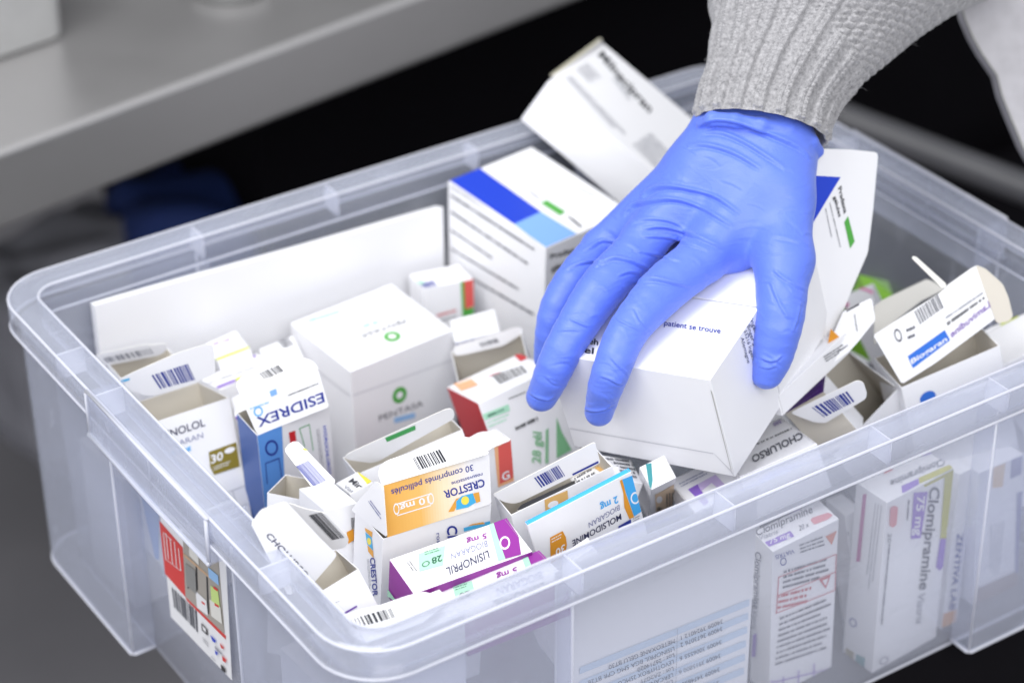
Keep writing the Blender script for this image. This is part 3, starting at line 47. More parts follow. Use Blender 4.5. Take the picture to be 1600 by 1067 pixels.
{"n":"medicine_box","l":"tall carton with a red warning box, seen through the front wall","c":"medicine box","g":None,"T":[30.519,3.207,-7.6],"R":[[0.992,0.038,-0.117],[-0.049,0.994,-0.093],[0.113,0.098,0.989]],"d":[4.917,2.027,13.2],"op":0,"cols":{},"P":[["t","top","Clomipramine",[30.529,4.779,-7.452],[3.944,-0.472,0.422],[0.35,0.542,0.092],"dg",0.4],["t","top","Viatris",[30.413,4.385,-7.502],[1.297,-0.206,0.134],[0.227,0.336,0.058],"gr",0],["q","top",[[30.614,4.1,-7.505],[32.416,3.913,-7.31],[32.328,3.416,-7.367],[30.607,3.652,-7.548]],"vi","colour_band",None],["t","top","75 mg",[30.75,3.783,-7.519],[1.37,-0.237,0.14],[0.19,0.336,0.054],"w",0.5],["t","top","20 x",[32.828,3.573,-7.293],[0.693,-0.067,0.076],[0.235,0.362,0.062],"dg",0],["q","top",[[33.938,3.895,-7.131],[34.198,3.97,-7.094],[35.208,3.749,-6.995],[35.289,3.414,-7.017],[34.847,3.313,-7.078],[33.874,3.455,-7.18]],"pillp","colour_band",None],["q","top",[[31.236,5.673,-7.284],[32.864,5.447,-7.113],[32.758,5.118,-7.156],[30.995,5.368,-7.341]],"ol3","colour_band",None],["q","top",[[32.864,5.447,-7.113],[34.173,5.277,-6.974],[34.027,4.975,-7.019],[32.758,5.118,-7.156]],"vi","colour_band",None],["t","front","VIATRIS",[32.106,3.187,-8.01],[-1.426,0.044,0.103],[0.113,0.033,-0.376],"nv",0.4],["d","front",[31.425,3.282,-8.72],[0.239,-0.009,-0.001],[0.099,0.031,-0.351],"nv",1],["q","front",[[34.502,3.097,-8.029],[35.344,3.055,-7.934],[35.121,3.166,-8.971]],"orr","colour_band",None],["l","front",[[32.468,3.146,-7.736],[34.311,3.082,-7.805],[34.573,3.174,-8.84],[32.702,3.227,-8.655]],3,"dg",0.5],["l","front",[[31.562,3.344,-9.396],[35.223,3.248,-9.844],[35.426,3.424,-11.715],[31.715,3.508,-11.127]],4,"dg",0.5],["l","front",[[31.454,3.538,-11.325],[34.348,3.471,-11.768],[34.402,3.628,-13.387],[31.559,3.673,-12.744]],3,"redt",0.5],["q","front",[[31.206,3.403,-9.861],[35.586,3.239,-9.896],[35.597,3.245,-9.963],[31.216,3.409,-9.927]],"redt","colour_band",None],["q","front",[[31.332,3.551,-11.418],[35.836,3.38,-11.43],[35.847,3.387,-11.498],[31.341,3.558,-11.485]],"redt","colour_band",None],["q","front",[[31.425,3.693,-12.896],[35.997,3.532,-13.03],[36.008,3.538,-13.099],[31.435,3.7,-12.964]],"redt","colour_band",None],["q","front",[[31.206,3.403,-9.861],[31.268,3.403,-9.888],[31.529,3.694,-12.943],[31.467,3.694,-12.915]],"redt","colour_band",None],["q","front",[[35.586,3.239,-9.896],[35.649,3.239,-9.923],[36.061,3.532,-13.059],[35.997,3.532,-13.03]],"redt","colour_band",None],["q","front",[[34.548,3.44,-11.54],[35.453,3.403,-11.516],[35.227,3.517,-12.582]],"redt","colour_band",None],["q","front",[[34.813,3.448,-11.72],[35.288,3.43,-11.717],[35.159,3.489,-12.275]],"w","colour_band",None],["l","front",[[31.832,3.717,-13.294],[35.88,3.563,-13.3],[36.481,4.029,-18.277],[32.073,4.146,-17.751]],9,"dg",0.4],["t","left","Clomipramine",[30.723,4.93,-8.646],[0.595,0.566,-4.991],[-0.06,-0.618,0.259],"dg",0.8],["q","front",[[29.874,3.2,-7.276],[30.299,3.218,-7.621],[30.662,3.513,-10.763],[30.194,3.524,-10.701]],"ol3","colour_band",None],["q","front",[[30.194,3.524,-10.701],[30.662,3.513,-10.763],[30.738,3.672,-12.415],[30.468,3.683,-12.419],[30.29,3.645,-11.959]],"vi","colour_band",None],["q","left",[[31.603,5.723,-16.042],[31.533,5.287,-15.615],[31.793,5.574,-17.776],[31.851,6.008,-18.1]],"vi","colour_band",None],["t","left","Viatris",[31.339,5.51,-13.815],[0.205,0.23,-1.701],[-0.056,-0.501,0.275],"gr",0],["q","front",[[31.641,4.278,-18.922],[31.72,4.274,-18.915],[31.811,4.363,-19.856],[31.725,4.362,-19.814]],"vi","colour_band",None],["q","front",[[32.841,4.234,-18.941],[32.921,4.23,-18.934],[33.104,4.376,-20.486],[33.018,4.375,-20.443]],"vi","colour_band",None],["q","front",[[34.05,4.189,-18.96],[34.13,4.186,-18.954],[34.415,4.388,-21.124],[34.327,4.387,-21.081]],"vi","colour_band",None],["q","front",[[35.268,4.145,-18.98],[35.349,4.141,-18.973],[35.742,4.401,-21.77],[35.653,4.4,-21.727]],"vi","colour_band",None],["q","front",[[31.438,4.282,-18.89],[36.663,4.197,-20.049],[36.679,4.206,-20.147],[31.451,4.291,-18.986]],"vi","colour_band",None]],"F":[]},
{"n":"medicine_box","l":"tall carton with olive edge and pink pill, seen through the front wall","c":"medicine box","g":None,"T":[39.023,2.726,-7.2],"R":[[0.998,-0.056,-0.02],[0.056,0.998,-0.014],[0.021,0.013,1.0]],"d":[5.763,2.711,13.999],"op":0,"cols":{},"P":[["q","left",[[38.919,4.768,-7.74],[38.932,4.452,-7.479],[39.037,4.598,-12.827],[39.023,4.945,-13.081]],"mag","colour_band",None],["l","left",[[38.975,3.782,-7.755],[39.015,3.019,-7.603],[39.148,3.329,-14.695],[39.105,4.123,-14.784]],3,"gr",0.3],["d","left",[39.131,4.856,-17.92],[0.017,-0.342,0.116],[0.009,-0.027,-0.352],"nv",1],["q","left",[[39.154,5.339,-20.3],[39.195,4.587,-20.232],[39.209,4.585,-20.875],[39.168,5.339,-20.946]],"ol2","colour_band",None],["q","left",[[39.205,4.4,-20.215],[39.246,3.596,-20.001],[39.263,3.601,-20.819],[39.222,4.39,-20.96]],"teal","colour_band",None],["t","top","Clomipramine",[44.945,4.142,-7.059],[-4.36,0.126,-0.087],[-0.397,-0.576,-0.016],"dg",0.4],["q","top",[[42.241,3.494,-7.123],[44.862,3.444,-7.07],[44.62,2.993,-7.082],[41.903,3.024,-7.137]],"ol3","colour_band",None],["q","top",[[40.815,3.466,-7.153],[42.205,3.454,-7.125],[41.842,3.002,-7.138],[40.393,2.872,-7.17]],"vi","colour_band",None],["l","top",[[44.109,5.389,-7.058],[45.395,5.154,-7.035],[45.248,4.757,-7.044],[43.875,4.892,-7.07]],1,"vi",0.42],["q","top",[[40.899,5.34,-7.125],[41.672,5.385,-7.108],[41.479,4.999,-7.118],[40.817,5.008,-7.131]],"pillp","colour_band",None],["t","front","Clomipramine",[42.719,2.94,-7.571],[0.08,0.11,-8.146],[0.932,0.059,-0.45],"dg",1],["t","front","Viatris",[42.735,3.049,-15.936],[0.151,0.042,-2.594],[0.661,0.041,-0.319],"gr",0.4],["q","front",[[41.28,2.856,-7.405],[42.538,2.933,-7.883],[42.372,2.97,-11.386],[41.478,2.915,-11.054]],"vi","colour_band",None],["t","front","75 mg",[41.619,2.881,-7.809],[0.106,0.046,-3.078],[0.706,0.044,-0.314],"w",1],["q","front",[[41.869,2.882,-6.847],[44.62,3.039,-6.914],[44.688,3.049,-7.394],[42.229,2.91,-7.395]],"ol3","colour_band",None],["q","front",[[43.932,3.0,-6.967],[44.701,3.044,-7.008],[44.798,3.122,-12.544],[44.236,3.087,-12.285]],"ol3","colour_band",None],["q","front",[[44.236,3.087,-12.285],[44.798,3.122,-12.544],[44.82,3.153,-14.856],[44.539,3.139,-14.992],[44.155,3.111,-14.541]],"vi","colour_band",None],["q","front",[[39.302,2.748,-7.693],[39.623,2.766,-7.642],[39.984,2.79,-7.921],[40.014,2.809,-9.25],[39.722,2.794,-9.373],[39.373,2.769,-9.017]],"pillp","colour_band",None],["t","front","20",[39.313,2.774,-9.621],[0.041,0.012,-0.712],[0.348,0.022,-0.16],"dg",0],["l","front",[[39.459,2.793,-10.481],[39.692,2.808,-10.589],[39.79,2.897,-17.059],[39.503,2.879,-16.917]],1,"dg",0.6],["d","front",[40.23,2.963,-20.238],[0.404,0.023,-0.046],[0.101,0.011,-0.372],"gr",1],["l","front",[[40.724,2.829,-7.705],[41.074,2.85,-7.86],[41.097,2.872,-9.445],[40.816,2.855,-9.318]],1,"dg",0.42]],"F":[]},
{"n":"medicine_box","l":"thin white carton with vertical grey lettering between the two tall cartons behind the front wall","c":"medicine box","g":None,"T":[39.162,6.506,-10.5],"R":[[0.976,0.199,-0.087],[-0.181,0.966,0.183],[0.121,-0.163,0.979]],"d":[1.192,2.499,11.5],"op":0,"cols":{},"P":[["t","front","fine sec/fine secs",[39.042,6.36,-11.516],[-0.98,-1.001,-7.133],[0.354,-0.089,-0.094],"gr",0.6],["q","front",[[38.034,5.271,-19.208],[38.488,5.171,-19.244],[38.411,5.047,-20.076],[37.938,5.151,-20.033]],"coral","colour_band",None],["q","front",[[37.934,5.136,-20.127],[38.411,5.047,-20.076],[38.24,4.994,-20.597],[37.874,5.071,-20.585]],"nv","colour_band",None]],"F":[]},
{"n":"medicine_box","l":"narrow white carton with blue vertical lettering and orange-brown foot behind the front wall","c":"medicine box","g":None,"T":[46.57,4.227,-9.0],"R":[[0.992,-0.117,0.052],[0.115,0.992,0.044],[-0.057,-0.038,0.998]],"d":[1.58,3.0,11.908],"op":0,"cols":{},"P":[["t","front","ZENTIVA LAB",[46.764,4.075,-13.554],[-0.211,-0.255,-6.013],[0.601,0.06,-0.29],"nv",0.6],["q","front",[[45.67,3.718,-19.529],[47.396,3.907,-19.896],[47.431,3.859,-21.277],[45.713,3.674,-20.802]],"orr2","colour_band",None],["q","front",[[45.693,3.68,-20.582],[47.409,3.864,-21.055],[47.438,3.827,-22.125],[45.742,3.645,-21.657]],"brn","colour_band",None]],"F":[]},
{"n":"medicine_box","l":"white carton with tan and navy patches behind the front wall, far right","c":"medicine box","g":None,"T":[47.683,3.656,-9.0],"R":[[0.999,0.042,-0.025],[-0.04,0.997,0.061],[0.027,-0.06,0.998]],"d":[3.779,3.0,10.338],"op":0,"cols":{},"P":[["q","front",[[48.855,3.622,-8.742],[49.914,3.581,-8.689],[49.756,3.462,-10.756],[48.884,3.512,-10.534]],"tan","colour_band",None],["q","front",[[50.337,3.565,-8.649],[51.29,3.534,-8.507],[51.282,3.423,-10.34],[50.372,3.458,-10.398]],"nv","colour_band",None],["l","front",[[48.828,3.344,-13.348],[50.185,3.28,-13.464],[49.98,3.026,-17.797],[49.155,3.065,-17.726]],4,"gr",0.4],["q","front",[[48.036,3.093,-18.043],[51.643,2.948,-17.942],[51.638,2.871,-19.22],[47.905,3.025,-19.264]],"brn","colour_band",None],["q","front",[[51.018,3.351,-11.707],[51.78,3.317,-11.741],[52.101,2.918,-18.121],[51.379,2.95,-18.093]],"nv","colour_band",None]],"F":[]},
{"n":"medicine_box","l":"white carton with a light blue stripe seen through the left wall beside the bin label","c":"medicine box","g":None,"T":[3.1,27.0,-8.6],"R":[[1.0,0.0,0.0],[0.0,1.0,0.0],[0.0,0.0,1.0]],"d":[3.2,6.0,5.408],"op":0,"cols":{},"P":[["q","left",[[3.1,32.625,-8.284],[3.1,29.602,-8.853],[3.1,30.512,-13.617],[3.1,31.108,-13.891]],"sky","colour_band",None],["l","left",[[3.1,33.774,-9.855],[3.1,32.292,-10.222],[3.1,32.187,-12.424],[3.1,33.936,-11.969]],5,"gr",0.4]],"F":[]},
{"n":"medicine_box","l":"pale carton with lilac swirls in the gap under the gripped carton","c":"medicine box","g":None,"T":[27.36,6.812,-5.6],"R":[[0.949,0.23,-0.218],[-0.207,0.971,0.123],[0.239,-0.071,0.968]],"d":[3.695,3.902,8.0],"op":0,"cols":{},"P":[["q","top",[[28.459,8.913,-5.62],[29.12,8.835,-5.461],[28.477,6.877,-5.357],[28.101,6.884,-5.443]],"vi","colour_band",None],["q","top",[[29.12,8.835,-5.461],[30.362,8.692,-5.164],[30.063,7.255,-5.049],[29.592,7.082,-5.133],[29.716,8.233,-5.251],[28.841,8.095,-5.43]],"lv","colour_band",None],["l","top",[[28.485,9.9,-5.739],[30.21,9.626,-5.317],[30.079,9.078,-5.277],[28.36,9.353,-5.698]],2,"gv",0.42]],"F":[]},
]
SHEETS={"packing_list":{"n":"packing_list","l":"upside-down printed list of medicines standing behind the front wall of the bin","c":"paper","g":None,"P":[["q","f",[[16.281,2.92,-9.561],[28.638,2.92,-10.108],[28.668,2.92,-10.622],[16.286,2.92,-10.052]],"pband","colour_band",None],["q","f",[[16.265,2.92,-10.561],[28.613,2.92,-11.129],[28.644,2.92,-11.647],[16.27,2.92,-11.056]],"pband","colour_band",None],["q","f",[[16.249,2.92,-11.568],[28.589,2.92,-12.157],[28.619,2.92,-12.68],[16.253,2.92,-12.067]],"pband","colour_band",None],["q","f",[[16.232,2.92,-12.583],[28.564,2.92,-13.193],[28.594,2.92,-13.72],[16.237,2.92,-13.086]],"pband","colour_band",None],["q","f",[[16.216,2.92,-13.606],[28.539,2.92,-14.237],[28.569,2.92,-14.768],[16.221,2.92,-14.113]],"pband","colour_band",None],["q","f",[[16.199,2.92,-14.637],[28.513,2.92,-15.289],[28.544,2.92,-15.824],[16.204,2.92,-15.148]],"pband","colour_band",None],["t","f","METEOXANE GELU BT30",[23.062,2.92,-10.566],[-4.753,0.0,0.242],[0.053,0.0,-0.342],"pk",0],["t","f","LISINOPRIL BGA 5MG CPR BT28",[23.055,2.92,-11.13],[-6.194,0.0,0.327],[0.053,0.0,-0.344],"pk",0],["t","f","Lot : 26714020",[23.06,2.92,-11.633],[-2.672,0.0,0.125],[0.053,0.0,-0.345],"pk",0],["t","f","LEVOTHYROX 25MCG CPR BT30",[23.037,2.92,-12.11],[-5.904,-0.0,0.324],[0.053,0.0,-0.347],"pk",0],["t","f","Lot : ZA2G71",[23.028,2.92,-12.638],[-2.321,0.0,0.117],[0.053,0.0,-0.334],"pk",0],["t","f","LERCANIDIPINE BGA 10MG",[23.019,2.92,-13.126],[-5.349,0.0,0.318],[0.053,0.0,-0.335],"pk",0],["t","f","Lot : 2F410",[23.009,2.92,-13.615],[-2.275,-0.0,0.099],[0.053,-0.0,-0.337],"pk",0],["t","f","34009 3924012 1",[26.615,2.92,-10.702],[-3.109,-0.0,0.167],[0.058,-0.0,-0.333],"pk",0],["t","f","34009 3673076 2",[26.615,2.92,-11.245],[-3.128,0.0,0.166],[0.059,0.0,-0.348],"pk",0],["t","f","34009 3006555 6",[26.596,2.92,-12.26],[-3.125,0.0,0.157],[0.059,-0.0,-0.337],"pk",0],["t","f","34009 3915800 6",[26.577,2.92,-13.282],[-3.122,0.0,0.148],[0.059,0.0,-0.354],"pk",0],["t","f","34009 3474858 1",[26.56,2.92,-14.342],[-3.121,0.0,0.168],[0.059,0.0,-0.343],"pk",0],["t","f","34009 2267104 5",[26.555,2.92,-15.372],[-3.134,0.0,0.209],[0.059,0.0,-0.345],"pk",0],["t","f","34009 3328810 4",[26.548,2.92,-16.38],[-3.145,0.0,0.22],[0.059,0.0,-0.348],"pk",0],["q","f",[[23.225,2.92,-9.883],[23.253,2.92,-9.895],[23.295,2.92,-15.103],[23.267,2.92,-15.089]],"gr","colour_band",None]],"F":[]},"bin_label":{"n":"bin_label","l":"","c":"","g":None,"P":[["q","f",[[2.08,27.225,-6.907],[2.08,18.392,-5.159],[2.08,19.071,-15.044],[2.08,27.245,-15.6]],"w","colour_band",None],["q","f",[[2.08,27.401,-8.211],[2.08,24.299,-8.328],[2.08,24.621,-12.322],[2.08,27.39,-12.277]],"red2","colour_band",None],["q","f",[[2.08,24.062,-6.986],[2.08,19.359,-5.795],[2.08,19.427,-11.726],[2.08,24.621,-12.322]],"photo","colour_band",None],["q","f",[[2.08,24.659,-12.282],[2.08,19.283,-11.757],[2.08,19.33,-12.072],[2.08,24.47,-12.484]],"red2","colour_band",None],["b","f",[[2.08,26.567,-12.799],[2.08,23.077,-12.416],[2.08,23.197,-14.197],[2.08,26.505,-14.344]],41,"dg"],["q","f",[[2.08,26.625,-7.233],[2.08,25.805,-7.175],[2.08,25.807,-7.429],[2.08,26.636,-7.53]],"red2","colour_band",None],["l","f",[[2.08,27.08,-7.002],[2.08,24.482,-6.869],[2.08,24.463,-7.133],[2.08,27.074,-7.214]],1,"k",0.9],["q","f",[[2.08,27.089,-8.85],[2.08,26.986,-8.787],[2.08,25.723,-8.682],[2.08,25.824,-8.745]],"w","colour_band",None],["q","f",[[2.08,26.602,-8.678],[2.08,26.5,-8.615],[2.08,26.527,-10.596],[2.08,26.63,-10.661]],"w","colour_band",None],["q","f",[[2.08,26.044,-8.715],[2.08,25.942,-8.652],[2.08,25.965,-10.629],[2.08,26.068,-10.694]],"w","colour_band",None],["q","f",[[2.08,25.463,-8.609],[2.08,25.362,-8.547],[2.08,25.381,-10.516],[2.08,25.482,-10.581]],"w","colour_band",None],["q","f",[[2.08,26.988,-8.915],[2.08,26.885,-8.852],[2.08,26.915,-10.841],[2.08,27.019,-10.906]],"w","colour_band",None],["q","f",[[2.08,24.936,-8.79],[2.08,24.836,-8.727],[2.08,24.799,-10.404],[2.08,24.9,-10.468]],"w","colour_band",None],["q","f",[[2.08,27.14,-10.944],[2.08,27.036,-10.878],[2.08,24.799,-10.404],[2.08,24.9,-10.468]],"w","colour_band",None],["q","f",[[2.08,24.25,-8.678],[2.08,20.58,-8.178],[2.08,20.613,-8.387],[2.08,24.287,-8.892]],"wood","colour_band",None],["q","f",[[2.08,22.597,-8.647],[2.08,22.438,-8.609],[2.08,22.625,-10.508],[2.08,22.81,-10.564]],"k2","colour_band",None],["q","f",[[2.08,21.213,-8.521],[2.08,21.037,-8.496],[2.08,21.318,-11.448],[2.08,21.538,-11.465]],"k2","colour_band",None],["q","f",[[2.08,24.14,-11.232],[2.08,22.509,-9.034],[2.08,22.426,-9.057],[2.08,24.04,-11.296]],"k2","colour_band",None],["q","f",[[2.08,23.94,-10.074],[2.08,22.724,-10.317],[2.08,22.748,-10.46],[2.08,23.965,-10.218]],"k2","colour_band",None],["q","f",[[2.08,23.226,-7.22],[2.08,21.986,-6.947],[2.08,22.099,-8.268],[2.08,23.346,-8.3]],"w2","colour_band",None],["q","f",[[2.08,23.084,-7.282],[2.08,22.13,-7.161],[2.08,22.141,-7.355],[2.08,23.078,-7.504]],"red2","colour_band",None],["q","f",[[2.08,22.945,-10.716],[2.08,21.497,-10.541],[2.08,21.463,-11.672],[2.08,22.941,-12.002]],"w","colour_band",None],["q","f",[[2.08,22.228,-11.019],[2.08,21.726,-10.883],[2.08,21.757,-11.07],[2.08,22.208,-11.16]],"red2","colour_band",None],["q","f",[[2.08,20.802,-7.571],[2.08,19.498,-7.361],[2.08,19.509,-8.115],[2.08,20.818,-8.331]],"lb","colour_band",None],["q","f",[[2.08,20.691,-8.877],[2.08,19.691,-8.607],[2.08,19.625,-9.822],[2.08,20.774,-10.069]],"ygl","colour_band",None],["q","f",[[2.08,20.291,-8.644],[2.08,19.717,-8.499],[2.08,19.726,-8.692],[2.08,20.303,-8.853]],"red2","colour_band",None],["q","f",[[2.08,20.991,-10.084],[2.08,19.554,-9.775],[2.08,19.534,-11.031],[2.08,20.978,-11.351]],"w2","colour_band",None],["q","f",[[2.08,20.323,-9.926],[2.08,19.764,-9.762],[2.08,19.771,-9.943],[2.08,20.334,-10.136]],"red2","colour_band",None],["q","f",[[2.08,24.026,-9.299],[2.08,22.656,-9.001],[2.08,22.821,-10.892],[2.08,24.115,-11.086]],"gr2","colour_band",None],["q","f",[[2.08,22.54,-12.905],[2.08,21.772,-12.913],[2.08,21.739,-13.386],[2.08,22.525,-13.483]],"k2","colour_band",None],["q","f",[[2.08,22.378,-12.993],[2.08,21.94,-12.999],[2.08,21.942,-13.288],[2.08,22.339,-13.293]],"w","colour_band",None],["q","f",[[2.08,21.402,-13.055],[2.08,20.638,-13.033],[2.08,20.738,-13.257],[2.08,21.124,-13.362]],"bl","colour_band",None],["q","f",[[2.08,20.086,-12.815],[2.08,19.597,-12.845],[2.08,19.619,-12.989],[2.08,19.961,-13.118]],"red2","colour_band",None],["q","f",[[2.08,20.902,-13.89],[2.08,20.554,-13.888],[2.08,20.593,-14.136],[2.08,20.862,-14.189]],"bl","colour_band",None],["q","f",[[2.08,19.94,-13.689],[2.08,19.396,-13.641],[2.08,19.483,-13.935],[2.08,19.887,-14.043]],"red2","colour_band",None],["q","f",[[2.08,20.221,-14.535],[2.08,19.637,-14.524],[2.08,19.668,-14.874],[2.08,20.203,-14.982]],"k2","colour_band",None],["l","f",[[2.08,22.485,-13.914],[2.08,21.715,-13.919],[2.08,21.712,-14.31],[2.08,22.483,-14.307]],2,"dg",0.42],["l","f",[[2.08,20.834,-13.452],[2.08,19.75,-13.429],[2.08,19.746,-13.686],[2.08,20.818,-13.767]],1,"gr",0.8],["l","f",[[2.08,21.511,-14.699],[2.08,20.967,-14.721],[2.08,20.929,-14.891],[2.08,21.509,-14.961]],1,"gr",0.42]],"F":[]}}
HAND={"palm":[[[37.615,18.322,11.95,1.95],[35.362,17.978,10.266,1.75],[29.95,20.2,5.456,1.15]],[[37.807,17.334,12.311,2.05],[35.838,16.596,10.728,1.9],[30.52,16.861,7.162,1.3]],[[39.057,15.5,12.289,2.1],[37.361,14.161,10.336,2.0],[32.393,13.194,7.32,1.5]],[[39.987,14.92,11.395,1.75],[37.869,12.679,9.754,1.75],[35.835,9.942,7.527,1.68]],[[36.586,15.58,9.284,1.9],[36.161,14.346,8.212,1.75],[34.816,13.286,6.749,1.3]],[[34.419,18.39,7.352,1.5],[31.675,19.884,5.046,1.1]]],"fingers":[[[32.069,13.08,7.261,1.5],[28.559,12.462,6.365,1.4],[25.787,11.561,5.366,1.2],[23.769,10.684,3.558,1.1],[23.593,11.456,0.479,0.87]],[[30.526,16.734,6.998,1.4],[27.102,15.705,6.008,1.4],[24.616,14.929,4.674,1.24],[22.61,14.475,2.498,1.12],[21.991,15.11,0.165,0.93]],[[29.789,19.974,5.389,1.2],[26.858,18.994,4.523,1.15],[25.022,18.242,2.851,1.02],[24.56,18.18,0.293,0.86]],[[31.503,21.309,3.968,1.0],[29.45,21.84,2.305,0.8],[28.571,21.607,-0.092,0.72],[28.575,21.592,-1.989,0.62]]],"thumb":[[35.835,9.942,7.527,1.68],[33.946,7.812,5.484,1.45],[33.038,7.183,3.475,1.24],[32.606,7.083,2.21,0.95]]}
CREASES=[[[[1091,203],[1115,193],[1150,196],[1195,212],[1240,232],[1264,252]],0.1,0.35],[[[1094,211],[1125,212],[1160,226],[1200,250],[1225,268]],0.07,0.3],[[[1074,234],[1102,231],[1144,243],[1188,268]],0.08,0.3],[[[1004,314],[1014,303],[1032,296],[1069,299],[1114,311],[1155,338]],0.11,0.3],[[[976,341],[985,330],[1000,322],[1048,316],[1090,327],[1143,357]],0.11,0.3],[[[984,354],[1012,346],[1048,350],[1076,368]],0.05,0.25],[[[1004,362],[1036,359],[1078,370],[1131,393]],0.09,0.28],[[[1000,373],[1048,376],[1106,395]],0.06,0.25],[[[978,392],[1030,403],[1065,412]],0.04,0.25],[[[912,396],[928,388],[942,380],[966,383]],0.07,0.25],[[[884,424],[905,416],[925,412],[945,414]],0.07,0.25],[[[930,420],[946,411],[962,407],[988,413],[1016,426]],0.1,0.28],[[[988,446],[1008,441],[1024,440],[1050,445],[1078,452]],0.09,0.28],[[[966,434],[985,428],[1000,432]],0.05,0.25],[[[1206,424],[1225,440],[1262,458]],0.05,0.25],[[[1200,440],[1212,470],[1228,500]],0.04,0.25],[[[1186,560],[1198,566],[1212,566],[1224,558]],0.06,0.2],[[[1184,574],[1200,578],[1215,574]],0.04,0.2],[[[936,590],[950,594],[966,602],[974,600]],0.05,0.2],[[[952,560],[966,575],[980,588]],0.04,0.2],[[[908,640],[925,645],[945,643],[958,636]],0.06,0.2],[[[826,616],[840,624],[858,627],[868,620]],0.06,0.2],[[[888,500],[905,508],[920,514]],0.05,0.2],[[[870,520],[890,518],[905,520]],0.03,0.2],[[[850,590],[862,600],[874,604]],0.03,0.2],[[[1205,372],[1235,378],[1266,388]],0.03,0.3],[[[1240,520],[1248,500],[1255,470]],0.03,0.2],[[[960,500],[975,508],[1000,520]],0.04,0.2],[[[1015,520],[1000,500],[990,480]],0.03,0.2]]
SLEEVE=[[39.044,16.496,12.284,2.867,-2.374,-0.635],[39.814,17.125,13.231,2.81,-2.436,-0.768],[41.192,17.744,14.323,3.112,-2.639,-0.773],[43.766,18.582,15.818,4.133,-3.111,-0.503],[46.582,19.318,17.387,5.843,-4.002,-0.185],[49.976,20.044,19.453,8.084,-5.398,-0.07],[54.953,21.544,22.056,11.081,-7.399,-0.096]]
COAT=[[62.701,24.993,14.639],[61.997,23.811,12.45],[61.931,23.029,11.353],[61.998,22.213,10.328],[62.186,21.343,9.339],[62.583,20.17,8.128],[62.456,19.373,6.958],[62.505,18.377,5.677],[62.613,17.01,3.957],[63.166,14.768,1.464],[67.464,11.899,1.427],[72.121,18.703,14.557]]
S = bpy.context.scene
COL = S.collection
ZO = 1.0
def W(p): return (p[0]*.01, p[1]*.01, p[2]*.01+ZO)
C0 = np.array(CAM['C0']); RW = np.array(CAM['R'])
def at(px, py, d):
    "centimetre point that lies d cm deep along the photo's view through this pixel"
    return C0 + RW @ (np.array([(px-800)/3715., (py-533.5)/3715., 1.])*d)
# ------------------------------------------------------------------ camera, world, lights, exposure
cd = bpy.data.cameras.new('camera'); cam = bpy.data.objects.new('camera', cd); COL.objects.link(cam); S.camera = cam
cd.sensor_width = 36; cd.lens = 36*3715/1600; cd.clip_start = .05; cd.clip_end = 60
m = Matrix(((RW[0,0], -RW[0,1], -RW[0,2]), (RW[1,0], -RW[1,1], -RW[1,2]), (RW[2,0], -RW[2,1], -RW[2,2]))).to_4x4()
m.translation = Vector(W(C0)); cam.matrix_world = m
cd.dof.use_dof = True; cd.dof.focus_distance = 1.365; cd.dof.aperture_fstop = 4.6
wd = bpy.data.worlds.new('World'); S.world = wd; wd.use_nodes = True
bgn = wd.node_tree.nodes['Background']; bgn.inputs[0].default_value = (.93, .95, 1, 1); bgn.inputs[1].default_value = .60
def area(name, loc, target, size, power, color=(1,1,1)):
    l = bpy.data.lights.new(name, 'AREA'); l.shape = 'RECTANGLE'; l.size, l.size_y = size; l.energy = power; l.color = color
    o = bpy.data.objects.new(name, l); COL.objects.link(o); o.location = loc
    o.rotation_euler = (Vector(target)-Vector(loc)).to_track_quat('-Z', 'Y').to_euler(); return o
area('ceiling_lamp', (-.3, -1.5, 2.45), (.3, .2, .92), (1.5, 1.2), 34)
area('table_fill_light', (-.5, .25, 2.6), (0, .7, .9), (1.0, 1.0), 27)  # fill light added to brighten the tub and steel table, not a known fixture
area('left_fill_light', (-1.9, -.5, 2.0), (.25, .2, .95), (1.2, 1.2), 11, (.97, .98, 1))  # fill light added from the left for the side faces, no actual window
S.view_settings.view_transform = 'Standard'; S.view_settings.look = 'None'; S.view_settings.exposure = .10; S.view_settings.gamma = 1
S.cycles.max_bounces = 12; S.cycles.transparent_max_bounces = 48; S.cycles.diffuse_bounces = 5; S.cycles.transmission_bounces = 8
S.cycles.use_denoising = True; S.cycles.caustics_reflective = False; S.cycles.caustics_refractive = False; S.cycles.sample_clamp_indirect = 4
